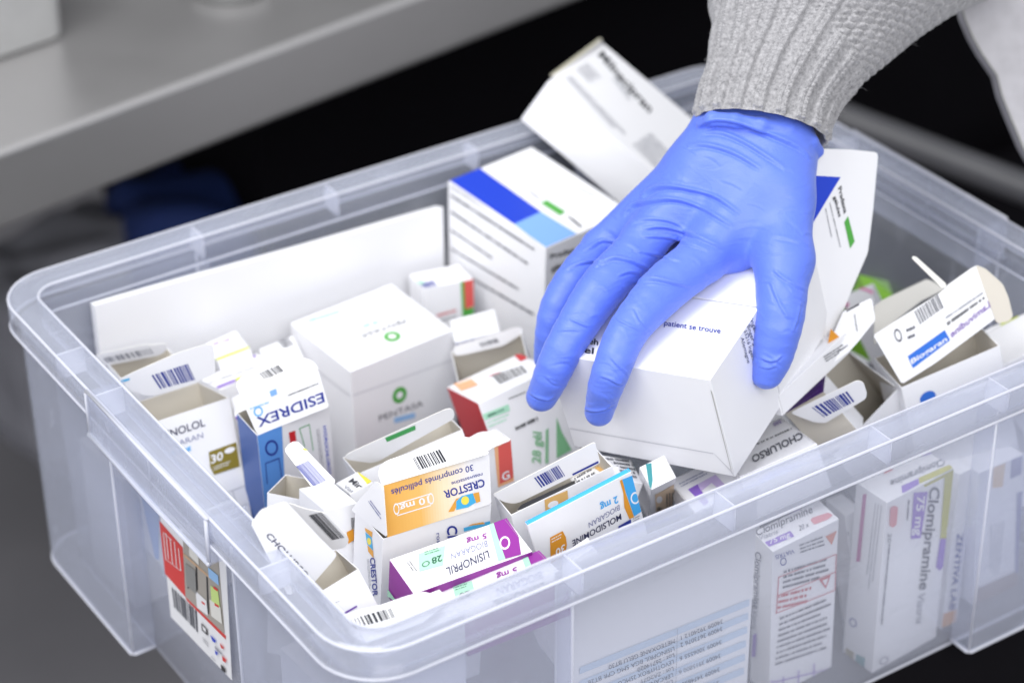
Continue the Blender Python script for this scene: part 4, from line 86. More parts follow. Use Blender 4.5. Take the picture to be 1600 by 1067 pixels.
# ------------------------------------------------------------------ materials
def lin(h):
    h = h.lstrip('#'); return tuple((((int(h[i:i+2],16)/255+.055)/1.055)**2.4 if int(h[i:i+2],16) > 10 else int(h[i:i+2],16)/255/12.92) for i in (0,2,4))+(1,)
PAL = dict(w='ececef', w2='e2e0da', k='2a2c33', k2='3a3a3c', dg='50525c', gr='8d8f99', lgr='c6c8cf', nk='2b2d52', nv='22328f', dgn='2c5a48', gv='8286a8', bl='1a3fc4', bl2='2f6ccb',
 sky='7eaaea', lb='98c2ee', azure='5e97e0', blside='3f62a8', cy='44aee0', cyan='3fa6e6', cyo='44aee0', gold='e2a240', gold1='e9b663', goldm='e0a54a', gold3='f3dfbd', yel='efdf55', yel2='f0dd3c', yg='c6d236',
 ygl='c9e08a', lime='8cc63c', gn='4fa544', gn2='7fb98a', gn3='3f9c55', gn4='4fb04e', lgn='cfe5c6', mint='a9dcc0', pur='8e2f93', pur2='6f4aa2', pur3='4b1d7a', vi='8a66c4', lv='c9b6e0', mag='b0428c', orange='dd9526', orr='d0714e', orr2='e0a05c',
 peach='eab083', coral='d95b55', red='c8242c', red2='d8433f', redt='c25058', pillp='d98a92', teal='17858c', beige='dcc2a4', tan='d7ad6a', olive='cdc9b4', ol2='84762a', ol3='b9b63c', warn='d18a1e', pink='e67fb4', brn='6b5048',
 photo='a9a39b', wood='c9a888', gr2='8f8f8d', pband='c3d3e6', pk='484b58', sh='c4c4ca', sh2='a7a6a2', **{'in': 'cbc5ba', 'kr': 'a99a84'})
MATS = {}
def nt(name):
    m = bpy.data.materials.new(name); m.use_nodes = True; t = m.node_tree; return m, t, t.nodes['Principled BSDF']
def mat(k):
    if k in MATS: return MATS[k]
    m, t, b = nt('card_'+k); N, L = t.nodes, t.links
    c = lin(PAL[k]); b.inputs['Roughness'].default_value = .42 if k != 'in' else .8
    b.inputs['Specular IOR Level'].default_value = .45
    no = N.new('ShaderNodeTexNoise'); no.inputs['Scale'].default_value = 14; no.inputs['Detail'].default_value = 5
    tc = N.new('ShaderNodeTexCoord'); L.new(tc.outputs['Object'], no.inputs['Vector'])
    mx = N.new('ShaderNodeMix'); mx.data_type = 'RGBA'
    mx.inputs[6].default_value = tuple(x*.955 for x in c[:3])+(1,); mx.inputs[7].default_value = c
    L.new(no.outputs['Fac'], mx.inputs[0]); L.new(mx.outputs[2], b.inputs['Base Color'])
    n2 = N.new('ShaderNodeTexNoise'); n2.inputs['Scale'].default_value = 55 if k != 'in' else 130; n2.inputs['Detail'].default_value = 4; L.new(tc.outputs['Object'], n2.inputs['Vector'])
    bp = N.new('ShaderNodeBump'); bp.inputs['Strength'].default_value = .25; bp.inputs['Distance'].default_value = .0006
    L.new(n2.outputs['Fac'], bp.inputs['Height']); L.new(bp.outputs[0], b.inputs['Normal'])
    MATS[k] = m; return m
def plastic(name, f0, f1, col=(.83, .85, .95)):
    m, t, b = nt(name); N, L = t.nodes, t.links; N.remove(b); out = N['Material Output']
    tr = N.new('ShaderNodeBsdfTransparent'); tr.inputs[0].default_value = (.975, .98, 1, 1)
    df = N.new('ShaderNodeBsdfDiffuse'); df.inputs[0].default_value = (*col, 1)
    tl = N.new('ShaderNodeBsdfTranslucent'); tl.inputs[0].default_value = (*col, 1)
    m1 = N.new('ShaderNodeMixShader'); m1.inputs[0].default_value = .3; L.new(df.outputs[0], m1.inputs[1]); L.new(tl.outputs[0], m1.inputs[2])
    lw = N.new('ShaderNodeLayerWeight'); lw.inputs[0].default_value = .5
    pw = N.new('ShaderNodeMath'); pw.operation = 'POWER'; pw.inputs[1].default_value = 2.6; L.new(lw.outputs['Facing'], pw.inputs[0])
    tc = N.new('ShaderNodeTexCoord'); no = N.new('ShaderNodeTexNoise'); no.inputs['Scale'].default_value = 9; no.inputs['Detail'].default_value = 4; L.new(tc.outputs['Object'], no.inputs['Vector'])
    mr = N.new('ShaderNodeMapRange'); mr.inputs[3].default_value = f0*.75; mr.inputs[4].default_value = f0*1.25; L.new(no.outputs['Fac'], mr.inputs[0])
    sc = N.new('ShaderNodeTexNoise'); sc.inputs['Scale'].default_value = 30; sc.inputs['Detail'].default_value = 8; sc.inputs['Roughness'].default_value = .75; sc.inputs['Distortion'].default_value = .6
    sm = N.new('ShaderNodeMapping'); sm.inputs['Scale'].default_value = (.35, 3.2, 1.1); sm.inputs['Rotation'].default_value = (.3, .5, .7); L.new(tc.outputs['Object'], sm.inputs[0]); L.new(sm.outputs[0], sc.inputs['Vector'])
    sr = N.new('ShaderNodeMapRange'); sr.inputs[1].default_value = .56; sr.inputs[2].default_value = .72; sr.inputs[3].default_value = 0; sr.inputs[4].default_value = .16; L.new(sc.outputs['Fac'], sr.inputs[0])
    sa = N.new('ShaderNodeMath'); sa.operation = 'ADD'; L.new(mr.outputs[0], sa.inputs[0]); L.new(sr.outputs[0], sa.inputs[1])
    ma = N.new('ShaderNodeMath'); ma.operation = 'MULTIPLY_ADD'; ma.inputs[1].default_value = f1; L.new(pw.outputs[0], ma.inputs[0]); L.new(sa.outputs[0], ma.inputs[2]); ma.use_clamp = True
    m2 = N.new('ShaderNodeMixShader'); L.new(ma.outputs[0], m2.inputs[0]); L.new(tr.outputs[0], m2.inputs[1]); L.new(m1.outputs[0], m2.inputs[2])
    gl = N.new('ShaderNodeBsdfGlossy'); gl.inputs['Roughness'].default_value = .16
    n3 = N.new('ShaderNodeTexNoise'); n3.inputs['Scale'].default_value = 60; L.new(tc.outputs['Object'], n3.inputs['Vector'])
    bp = N.new('ShaderNodeBump'); bp.inputs['Strength'].default_value = .2; bp.inputs['Distance'].default_value = .001; L.new(n3.outputs['Fac'], bp.inputs['Height']); L.new(bp.outputs[0], gl.inputs['Normal'])
    p4 = N.new('ShaderNodeMath'); p4.operation = 'POWER'; p4.inputs[1].default_value = 4; L.new(lw.outputs['Facing'], p4.inputs[0])
    fm = N.new('ShaderNodeMath'); fm.operation = 'MULTIPLY_ADD'; fm.inputs[1].default_value = .5; fm.inputs[2].default_value = .035; L.new(p4.outputs[0], fm.inputs[0])
    m3 = N.new('ShaderNodeMixShader'); L.new(fm.outputs[0], m3.inputs[0]); L.new(m2.outputs[0], m3.inputs[1]); L.new(gl.outputs[0], m3.inputs[2])
    L.new(m3.outputs[0], out.inputs[0]); return m
PL = plastic('clear_plastic', .11, .26, (.84,.88,1.0)); PR = plastic('rim_plastic', .18, .28, (.84,.88,1.0)); PE = plastic('rib_and_edge_glint_plastic', .62, .2, (.9, .91, .98))  # PE: whiter, more opaque; imitates refracted edge light on tubes, also used for ribs
def simple(name, col, rough=.5, metal=0, bump=None):
    m, t, b = nt(name); b.inputs['Base Color'].default_value = (*col, 1); b.inputs['Roughness'].default_value = rough; b.inputs['Specular IOR Level'].default_value = .08 if max(col) < .02 else .5; b.inputs['Metallic'].default_value = metal
    tc = t.nodes.new('ShaderNodeTexCoord'); no = t.nodes.new('ShaderNodeTexNoise'); no.inputs['Scale'].default_value = (bump or (20, .1))[0]; no.inputs['Detail'].default_value = 6
    t.links.new(tc.outputs['Object'], no.inputs['Vector'])
    mx = t.nodes.new('ShaderNodeMix'); mx.data_type = 'RGBA'; mx.inputs[6].default_value = tuple(c*.8 for c in col)+(1,); mx.inputs[7].default_value = tuple(min(1, c*1.15) for c in col)+(1,)
    t.links.new(no.outputs['Fac'], mx.inputs[0]); t.links.new(mx.outputs[2], b.inputs['Base Color'])
    bp = t.nodes.new('ShaderNodeBump'); bp.inputs['Strength'].default_value = (bump or (20, .1))[1]; bp.inputs['Distance'].default_value = .002
    t.links.new(no.outputs['Fac'], bp.inputs['Height']); t.links.new(bp.outputs[0], b.inputs['Normal']); return m
# ------------------------------------------------------------------ object helpers
def tag(o, label=None, cat=None, group=None, kind=None):
    if label: o['label'] = label
    if cat: o['category'] = cat
    if group: o['group'] = group
    if kind: o['kind'] = kind
    return o
def empty(name, loc_cm, label=None, cat=None, group=None):
    o = bpy.data.objects.new(name, None); o.empty_display_size = .02; COL.objects.link(o); o.location = W(loc_cm); o['_o'] = 1; del o['_o']
    return tag(o, label, cat, group)
class MB:
    "collects vertices in cm and faces with material slots, then links ONE mesh object"
    def __init__(s): s.v, s.f, s.m, s.mats = [], [], [], []
    def slot(s, m):
        if m not in s.mats: s.mats.append(m)
        return s.mats.index(m)
    def add(s, vs, fs, m):
        b = len(s.v); s.v += [tuple(map(float, p)) for p in vs]; i = s.slot(m)
        for f in fs: s.f.append(tuple(b+k for k in f)); s.m.append(i)
    def build(s, name, parent=None, smooth=False, loc=None):
        me = bpy.data.meshes.new(name); base = Vector(parent.location) if parent else (Vector(W(loc)) if loc is not None else Vector((0,0,0)))
        me.from_pydata([Vector(W(p))-base for p in s.v], [], s.f)
        for m in s.mats: me.materials.append(m)
        me.polygons.foreach_set('material_index', s.m)
        if smooth: me.polygons.foreach_set('use_smooth', [True]*len(me.polygons))
        me.update(); o = bpy.data.objects.new(name, me); COL.objects.link(o)
        if parent: o.parent = parent
        elif loc is not None: o.location = base
        return o
def tube(mb, pts, r, m, n=6, closed=False):
    pts = [np.array(p, float) for p in pts]; vs, fs = [], []; N_ = len(pts)
    for i, p in enumerate(pts):
        a = pts[(i-1) % N_] if (closed or i) else p; b = pts[(i+1) % N_] if (closed or i < N_-1) else p
        t = b-a; t /= np.linalg.norm(t)+1e-9; u = np.cross(t, [0,0,1.]);
        if np.linalg.norm(u) < .1: u = np.cross(t, [1.,0,0])
        u /= np.linalg.norm(u); w = np.cross(t, u)
        for k in range(n): vs.append(p+r*(u*math.cos(2*math.pi*k/n)+w*math.sin(2*math.pi*k/n)))
    for i in range(N_ if closed else N_-1):
        for k in range(n): j = (i+1) % N_; fs.append((i*n+k, i*n+(k+1) % n, j*n+(k+1) % n, j*n+k))
    if not closed: fs += [tuple(range(n))[::-1], tuple((N_-1)*n+k for k in range(n))]
    mb.add(vs, fs, m)
def bevel(o, w, seg=2, ang=.6):
    b = o.modifiers.new('bevel', 'BEVEL'); b.width = w; b.segments = seg; b.limit_method = 'ANGLE'; b.angle_limit = ang; b.harden_normals = False; return o
def solid(o, t, off=0):
    s = o.modifiers.new('thick', 'SOLIDIFY'); s.thickness = t; s.offset = off; return o
def boxmesh(mb, lo, hi, m):
    (a,b,c),(d,e,f) = lo, hi
    mb.add([(a,b,c),(d,b,c),(d,e,c),(a,e,c),(a,b,f),(d,b,f),(d,e,f),(a,e,f)], [(0,3,2,1),(4,5,6,7),(0,1,5,4),(1,2,6,5),(2,3,7,6),(3,0,4,7)], m)
# ------------------------------------------------------------------ text
_tc = bpy.data.curves.new('letters', 'FONT'); _to = bpy.data.objects.new('letters', _tc); COL.objects.link(_to)
_cache = {}
def glyphs(txt, bold):
    k = (txt, bold)
    if k in _cache: return _cache[k]
    _tc.body = txt; _tc.size = 1; _tc.resolution_u = 3; _tc.offset = .022*bold
    dg = bpy.context.evaluated_depsgraph_get(); dg.update(); me = bpy.data.meshes.new_from_object(_to.evaluated_get(dg))
    v = np.array([tuple(x.co) for x in me.vertices]); f = [tuple(p.vertices) for p in me.polygons]; bpy.data.meshes.remove(me)
    _cache[k] = (v, f, v[:,0].min(), v[:,0].max()); return _cache[k]
# ------------------------------------------------------------------ large setting
FL = simple('floor_vinyl', (.36, .35, .37), .55, 0, (6, .05))
mb = MB(); boxmesh(mb, (-400,-400,-103), (500,600,-100), FL); tag(mb.build('floor', loc=(0,0,-100)), kind='structure')
BK = simple('black_laminate', (.004, .0035, .005), .85)
mb = MB(); boxmesh(mb, (-60,235,-100), (500,240,150), simple('dark_wall', (.004,.0035,.005), .9)); tag(mb.build('back_wall', loc=(150,240,-100)), kind='structure')
mb = MB(); boxmesh(mb, (13,3.2,-99.9), (58,42,-21.6), BK)
o = tag(mb.build('plinth', loc=(32,22,-100)), 'black plinth that carries the clear plastic bin', 'plinth'); bevel(o, .004)
# steel table
u_ = np.array([.98716, .15974, 0]); n_ = np.array([-.15974, .98716, 0])
E0 = np.array([13.03, 76.68, -7.34])
stt, t_, b_ = nt('brushed_steel'); b_.inputs['Metallic'].default_value = .75; b_.inputs['Roughness'].default_value = .42; b_.inputs['Base Color'].default_value = (.56,.55,.55,1)
tc_ = t_.nodes.new('ShaderNodeTexCoord'); mp = t_.nodes.new('ShaderNodeMapping'); mp.inputs['Scale'].default_value = (2, 60, 60); mp.inputs['Rotation'].default_value = (0,0,-.16)
no_ = t_.nodes.new('ShaderNodeTexNoise'); no_.inputs['Scale'].default_value = 4; no_.inputs['Detail'].default_value = 6
t_.links.new(tc_.outputs['Object'], mp.inputs[0]); t_.links.new(mp.outputs[0], no_.inputs['Vector'])
n9 = t_.nodes.new('ShaderNodeTexNoise'); n9.inputs['Scale'].default_value = 7; n9.inputs['Detail'].default_value = 3; t_.links.new(tc_.outputs['Object'], n9.inputs['Vector'])
mr = t_.nodes.new('ShaderNodeMapRange'); mr.inputs[3].default_value = .22; mr.inputs[4].default_value = .45; t_.links.new(n9.outputs['Fac'], mr.inputs[0]); t_.links.new(mr.outputs[0], b_.inputs['Roughness'])
bp = t_.nodes.new('ShaderNodeBump'); bp.inputs['Strength'].default_value = .12; bp.inputs['Distance'].default_value = .001; t_.links.new(no_.outputs['Fac'], bp.inputs['Height']); t_.links.new(bp.outputs[0], b_.inputs['Normal'])
def tabpt(a, b, z): return E0+u_*a+n_*b+np.array([0,0,z])
tb = empty('steel_table', tabpt(0, 40, -92.66), 'brushed stainless steel table behind the bin with a deep folded front edge', 'table')
mb = MB(); P = [tabpt(-120,0,0), tabpt(260,0,0), tabpt(260,78,0), tabpt(-120,78,0)]
Pb = [p-np.array([0,0,6.6]) for p in P]; mb.add(P+Pb, [(0,1,2,3),(4,7,6,5),(0,4,5,1),(1,5,6,2),(2,6,7,3),(3,7,4,0)], stt); bevel(mb.build('table_top', tb), .005, 4)
mb = MB()
for a, b in ((-112,70),(250,70),(250,8)):
    c = tabpt(a, b, -6.7); boxmesh(mb, (c[0]-2,c[1]-2,-99.9), (c[0]+2,c[1]+2,c[2]), stt)
    mb.build('leg', tb); mb = MB()
# white container on the table
wc = at(0,0,0)
def on_z(px, py, z):
    d = RW @ np.array([(px-800)/3715., (py-533.5)/3715., 1.]); return C0+d*((z-C0[2])/d[2])
c1 = on_z(96, 66, -7.3); c2 = on_z(0, 98, -7.3)
tubm = simple('white_container_plastic', (.86,.86,.85), .35)
cb = empty('white_tub', (c1+c2)/2, 'blurred white plastic tub on the steel table at the top left corner', 'tub')
e1 = (c1-c2); e1 /= np.linalg.norm(e1); e2 = np.array([-e1[1], e1[0], 0])
mb = MB(); q = []
def rr(cen, hx, hy, r, z, grow=0):
    out = []
    for cx, cy, a0 in ((1,1,0),(-1,1,90),(-1,-1,180),(1,-1,270)):
        for k in range(7):
            a = math.radians(a0+15*k); out.append(cen+e1*(cx*(hx-r)+(r+grow)*math.cos(a))+e2*(cy*(hy-r)+(r+grow)*math.sin(a))+np.array([0,0,z]))
    return out
cen = c1-e1*7.2+e2*6.3
cen[2] = -7.3
rings = [rr(cen,8,6,1.4,0,-.5), rr(cen,8,6,1.4,.4), rr(cen,8,6,1.4,13,.3), rr(cen,8,6,1.4,13.2,.9), rr(cen,8,6,1.4,14.2,.9), rr(cen,8,6,1.4,14.5,.3)]
vs = [p for r in rings for p in r]; nn_ = 28; fs = [(i*nn_+k, i*nn_+(k+1) % nn_, (i+1)*nn_+(k+1) % nn_, (i+1)*nn_+k) for i in range(5) for k in range(nn_)]
mb.add(vs[:nn_*4], [f for f in fs if max(f) < nn_*4]+[tuple(range(nn_))[::-1]], tubm); mb.build('tub_body', cb, True)
mb = MB(); mb.add(vs[nn_*3:], [(i*nn_+k, i*nn_+(k+1) % nn_, (i+1)*nn_+(k+1) % nn_, (i+1)*nn_+k) for i in range(2) for k in range(nn_)]+[tuple(2*nn_+k for k in range(nn_))], tubm); mb.build('tub_lid', cb, True)
# small grey thing at the top edge of the table
c3 = on_z(385, 2, -7.3)
mb = MB(); vs = []; 
for z, g in ((0,0),(1.2,.1),(1.5,-.5)):
    for k in range(24): a = 2*math.pi*k/24; vs.append((c3[0]+(3.4+g)*math.cos(a)-0, c3[1]+2.9+(3.4+g)*math.sin(a), -7.3+z))
mb.add(vs, [(i*24+k, i*24+(k+1) % 24, (i+1)*24+(k+1) % 24, (i+1)*24+k) for i in range(2) for k in range(24)]+[tuple(48+k for k in range(24))], simple('grey_rubber', (.18,.18,.18), .5))
tag(mb.build('round_dish', loc=(c3[0], c3[1]+2.9, -7.3), smooth=True), 'small dark grey round dish on the steel table at the top of the picture', 'dish')
# things in the dark under the table
def blob(name, cen, rad, m, label, cat, seed, rot=0):
    bm = bmesh.new(); bmesh.ops.create_icosphere(bm, subdivisions=5, radius=1); rnd = random.Random(seed); ph = [rnd.uniform(0,6) for _ in range(9)]
    for v in bm.verts:
        c = v.co.copy(); d = 1+.07*math.sin(4*c.x+ph[0]+2*c.z)+.06*math.sin(5*c.y+ph[1])+.04*math.sin(11*c.x+7*c.y+ph[2])+.03*math.sin(15*c.z+6*c.x+ph[3])
        sx = [abs(q)**.72*(1 if q > 0 else -1) for q in c]; v.co = Vector((sx[0]*rad[0]*d, sx[1]*rad[1]*d, sx[2]*rad[2]*d))*.01
    me = bpy.data.meshes.new(name); bm.to_mesh(me); bm.free(); me.materials.append(m); me.polygons.foreach_set('use_smooth', [True]*len(me.polygons))
    o = bpy.data.objects.new(name, me); COL.objects.link(o); o.location = W(cen); o.rotation_euler = (0,0,rot); tag(o, label, cat)
p = at(330, 330, 262); blob('fabric_bag', (p[0]+2, p[1], p[2]-17), (19,11,22), simple('blue_cloth', (.012,.035,.17), .8, 0, (30,.4)), 'blurred dark blue cloth bag in the shadow under the steel table', 'bag', 3, .2)
p = at(135, 372, 255); blob('grey_sack', (p[0]-3, p[1], p[2]-12), (11,8,14), simple('grey_cloth', (.26,.26,.29), .8, 0, (30,.4)), 'blurred grey cloth sack in the shadow under the left of the table', 'sack', 5, .2)
p0 = at(560, 330, 250)
mb = MB(); boxmesh(mb, (p0[0]-8,p0[1]+6,-99.9), (p0[0]+170,p0[1]+50,-15.5), BK); bevel(tag(mb.build('black_cabinet', loc=(p0[0]+80,p0[1]+28,-100)), 'black cabinet standing in the dark under the steel table', 'cabinet'), .01)
pr = at(1500, 420, 235)
mb = MB(); boxmesh(mb, (pr[0]-26,pr[1]-55,-99.9), (pr[0]+170,pr[1]+45,-62), BK); bevel(tag(mb.build('black_bench', loc=(pr[0]+70,pr[1],-100)), 'low black bench in the dark beyond the right end of the bin', 'bench'), .01)
mb = MB(); pa, pb2 = at(1290,175,222), at(1690,330,214)
tube(mb, [pa+(pb2-pa)*t for t in np.linspace(0,1,12)], 1.5, simple('dark_grey_tube', (.065,.065,.072), .45), 16)
tag(mb.build('grey_rail', smooth=True, loc=(pa+pb2)/2), 'blurred dark grey rail crossing the black background beyond the right rim', 'rail')
# ------------------------------------------------------------------ the bin
LX, LY, ZB = 60., 46., -21.3
def ring(i, z, r0=3.6, n=8):
    r = max(r0-i, .9); out = []
    for cx, cy, a0 in ((LX-i-r, i+r, -90), (LX-i-r, LY-i-r, 0), (i+r, LY-i-r, 90), (i+r, i+r, 180)):
        for k in range(n+1): a = math.radians(a0+90*k/n); out.append((cx+r*math.cos(a), cy+r*math.sin(a), z))
    return out
def loft(mb, rings, m, cap=False):
    n = len(rings[0]); vs = [p for r in rings for p in r]
    fs = [(i*n+k, i*n+(k+1) % n, (i+1)*n+(k+1) % n, (i+1)*n+k) for i in range(len(rings)-1) for k in range(n)]
    if cap: fs.append(tuple((len(rings)-1)*n+k for k in range(n)))
    mb.add(vs, fs, m)
bin_ = empty('storage_bin', (30, 23, ZB-.2), 'large clear plastic storage bin full of medicine cartons', 'bin')
mb = MB(); loft(mb, [ring(1.95,-1.9), ring(2.3,-2.1), ring(2.42,-12), ring(2.5,ZB+.5), ring(2.9,ZB), ring(5,ZB)], PL, True)
solid(mb.build('bin_body', bin_, True), .0016)
mb = MB(); loft(mb, [ring(-.02,-1.85), ring(0,-.15), ring(.12,0), ring(1.85,0), ring(1.95,-.15), ring(2.0,-1.85)], PR)
o = mb.build('rim', bin_, True); solid(o, .0012)
mb = MB()
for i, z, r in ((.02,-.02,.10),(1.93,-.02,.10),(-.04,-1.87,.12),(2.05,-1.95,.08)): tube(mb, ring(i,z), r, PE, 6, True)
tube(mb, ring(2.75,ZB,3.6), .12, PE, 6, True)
mb.build('rim_edge_glint', bin_, True)  # pale tubes added to imitate bright lines refracted along rim and base edges
def plate(mb, pts, m): mb.add(pts, [tuple(range(len(pts)))], m)
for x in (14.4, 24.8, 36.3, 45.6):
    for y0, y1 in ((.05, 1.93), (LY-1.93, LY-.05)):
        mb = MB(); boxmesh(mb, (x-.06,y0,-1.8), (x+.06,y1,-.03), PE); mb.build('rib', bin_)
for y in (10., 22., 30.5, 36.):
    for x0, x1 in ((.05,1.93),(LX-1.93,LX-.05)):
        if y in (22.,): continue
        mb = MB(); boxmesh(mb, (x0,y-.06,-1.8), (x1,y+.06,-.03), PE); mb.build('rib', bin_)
def col(sx, sy):
    fx = (lambda x: x) if sx < 0 else (lambda x: LX-x); fy = (lambda y: y) if sy < 0 else (lambda y: LY-y)
    path = [(2.4,15.0),(1.5,15.0),(.95,15.0),(.75,14.8)]
    for k in range(7): a = math.radians(180+15*k); path.append((.7+2.6+2.6*math.cos(a), .7+2.6+2.6*math.sin(a)))
    path += [(14.2,.75),(14.4,.95),(14.4,1.5),(14.4,2.4)]
    P = [(fx(x), fy(y)) for x, y in path]; n = len(P); mb = MB()
    zs = (-1.85, -8, -15, -20.6)
    vs = [(x,y,z) for z in zs for x, y in P]
    fs = [(i*n+k, i*n+k+1, (i+1)*n+k+1, (i+1)*n+k) for i in range(3) for k in range(n-1)]; mb.add(vs, fs, PL)
    inn = [(fx(min(max(x,2.45),14.4)), fy(min(max(y,2.45),15.))) for x, y in path]
    mb.add([(x,y,-20.6) for x, y in P]+[(x,y,-20.6) for x, y in inn], [(k,k+1,n+k+1,n+k) for k in range(n-1)], PL)
    o = mb.build('corner_column', bin_); solid(o, .0012)
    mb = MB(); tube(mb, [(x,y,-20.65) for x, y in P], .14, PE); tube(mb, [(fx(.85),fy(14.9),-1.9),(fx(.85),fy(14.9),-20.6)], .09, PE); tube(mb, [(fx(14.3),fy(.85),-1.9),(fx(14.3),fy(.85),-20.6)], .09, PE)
    mb.build('column_edge_glint', bin_, True)  # pale tubes stand in for light refracted along the column edges
for sx in (-1,1):
    for sy in (-1,1): col(sx, sy)
for s in (0,1):
    g = (lambda x: x) if s == 0 else (lambda x: LX-x); mb = MB()
    pr_ = [(.05,.06),(-.22,-.2),(-.25,-2.7),(-.42,-2.95),(-.25,-3.15),(.2,-3.1)]
    vs = [(g(x),y,z) for y in (15.6,31.1) for x, z in pr_]; n = len(pr_)
    mb.add(vs, [(k,k+1,n+k+1,n+k) for k in range(n-1)], PR)
    for y in (15.6,31.1): plate(mb, [(g(x),y,z) for x, z in ((-.22,0),(-.25,-3.0),(2.3,-3.0),(2.3,-.1))], PR)
    plate(mb, [(g(.2),15.6,-3.1),(g(.2),31.1,-3.1),(g(2.3),31.1,-3.3),(g(2.3),15.6,-3.3)], PR)
    o = mb.build('handle', bin_, False); solid(o, .0014)
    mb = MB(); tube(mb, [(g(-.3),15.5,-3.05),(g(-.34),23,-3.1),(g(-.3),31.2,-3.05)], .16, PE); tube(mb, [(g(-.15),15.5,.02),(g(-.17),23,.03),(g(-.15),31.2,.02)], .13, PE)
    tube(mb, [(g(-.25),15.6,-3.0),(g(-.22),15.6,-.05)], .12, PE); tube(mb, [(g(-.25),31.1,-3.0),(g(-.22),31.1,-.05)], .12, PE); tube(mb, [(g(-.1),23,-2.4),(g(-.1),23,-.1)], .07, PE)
    mb.build('handle_edge_glint', bin_, True)  # pale tubes imitate bright refraction along the handle edges
# ------------------------------------------------------------------ prints
def bil(P, s, t): return P[0]*(1-s)*(1-t)+P[1]*s*(1-t)+P[2]*s*t+P[3]*(1-s)*t
def put_prints(prints, parent, lift):
    "lift(face, point, height) -> point in cm; one mesh per sort of print"
    G = {}
    def g(k): return G.setdefault((k, cur[0]), MB())
    cur = [0]
    for idx, pr in enumerate(prints):
        k, face = pr[0], pr[1]; h = .026+.0022*idx; cur[0] = idx
        if k == 't':
            _, _, txt, O, U, V, c, bold = pr; v, f, x0, x1 = glyphs(txt, bold); O, U, V = map(np.array, (O, U, V))
            pts = [lift(face, O+U*((p[0]-x0)/(x1-x0))+V*(p[1]/.70), h+.01) for p in v]; g('lettering').add(pts, f, mat(c))
        elif k == 'q':
            _, _, P, c, kind, c2 = pr; P = [np.array(p) for p in P]
            if len(P) == 4:
                n = 6 if c2 is None else 10; m_ = 4
                for i in range(n if c2 else 1):
                    if c2: a = lin(PAL[c]); b = lin(PAL[c2]); cc = [a[q]*(1-i/(n-1))+b[q]*i/(n-1) for q in range(3)]; key = f'{c}_{c2}_{i}'
                    if c2 and key not in MATS:
                        MATS[key] = mat('w').copy(); nd = [x for x in MATS[key].node_tree.nodes if x.type == 'MIX'][0]; nd.inputs[6].default_value = (*cc,1); nd.inputs[7].default_value = (*cc,1)
                    s0, s1 = (i/n, (i+1)/n) if c2 else (0, 1); nx = 2 if c2 else n
                    vs = [lift(face, bil(P, s0+(s1-s0)*a_/nx, b_/m_), h) for b_ in range(m_+1) for a_ in range(nx+1)]
                    fs = [(b_*(nx+1)+a_, b_*(nx+1)+a_+1, (b_+1)*(nx+1)+a_+1, (b_+1)*(nx+1)+a_) for b_ in range(m_) for a_ in range(nx)]
                    g('colour_band').add(vs, fs, MATS[key] if c2 else mat(c))
            else: g('colour_band').add([lift(face, p, h) for p in P], [tuple(range(len(P)))], mat(c))
        elif k == 'd':
            _, _, O, U, V, c, rg = pr; O, U, V = map(np.array, (O, U, V)); n = 28; mm = mat(c)
            if rg: g('emblem').add([lift(face, O+(U*math.cos(6.2832*i/n)+V*math.sin(6.2832*i/n))*r, h) for r in (1,.72) for i in range(n)], [(i,(i+1) % n, n+(i+1) % n, n+i) for i in range(n)], mm)
            else: g('emblem').add([lift(face, O+U*math.cos(6.2832*i/n)+V*math.sin(6.2832*i/n), h) for i in range(n)], [tuple(range(n))], mm)
        elif k == 'b':
            _, _, P, seed, c = pr; P = [np.array(p) for p in P]; rnd = random.Random(seed); s = 0; w_ = []
            while s < 42: a = rnd.choice((1,1,1,2,2,3)); b = rnd.choice((1,1,2,2)); w_.append((s/42, min(1,(s+a)/42))); s += a+b
            for a, b in w_: g('barcode').add([lift(face, bil(P, q[0], q[1]), h) for q in ((a,0),(b,0),(b,1),(a,1))], [(0,1,2,3)], mat(c))
        elif k == 'l':
            _, _, P, n, c, fill = pr; P = [np.array(p) for p in P]; rnd = random.Random(idx*7+n); Lw = np.linalg.norm(P[1]-P[0]); Lh = np.linalg.norm(P[3]-P[0])
            if Lh > Lw*1.6: P = [P[1], P[2], P[3], P[0]]; Lw, Lh = Lh, Lw
            Hh = Lh/n
            for r in range(n):
                t0 = (r+.5-fill/2)/n; t1 = (r+.5+fill/2)/n; s = 0; end = 1-rnd.random()*.25*(n > 1)
                while s < end:
                    w = rnd.uniform(.25,.7)*Hh*fill/Lw
                    g('fine_print').add([lift(face, bil(P, q[0], q[1]), h) for q in ((s,t0+rnd.uniform(0,.18)*fill/n),(min(s+w,1),t0+rnd.uniform(0,.1)*fill/n),(min(s+w,1),t1),(s,t1))], [(0,1,2,3)], mat(c))
                    s += w+Hh*fill/Lw*(.14 if rnd.random() > .2 else .5)
    for k, b in G.items(): b.build(k[0], parent)
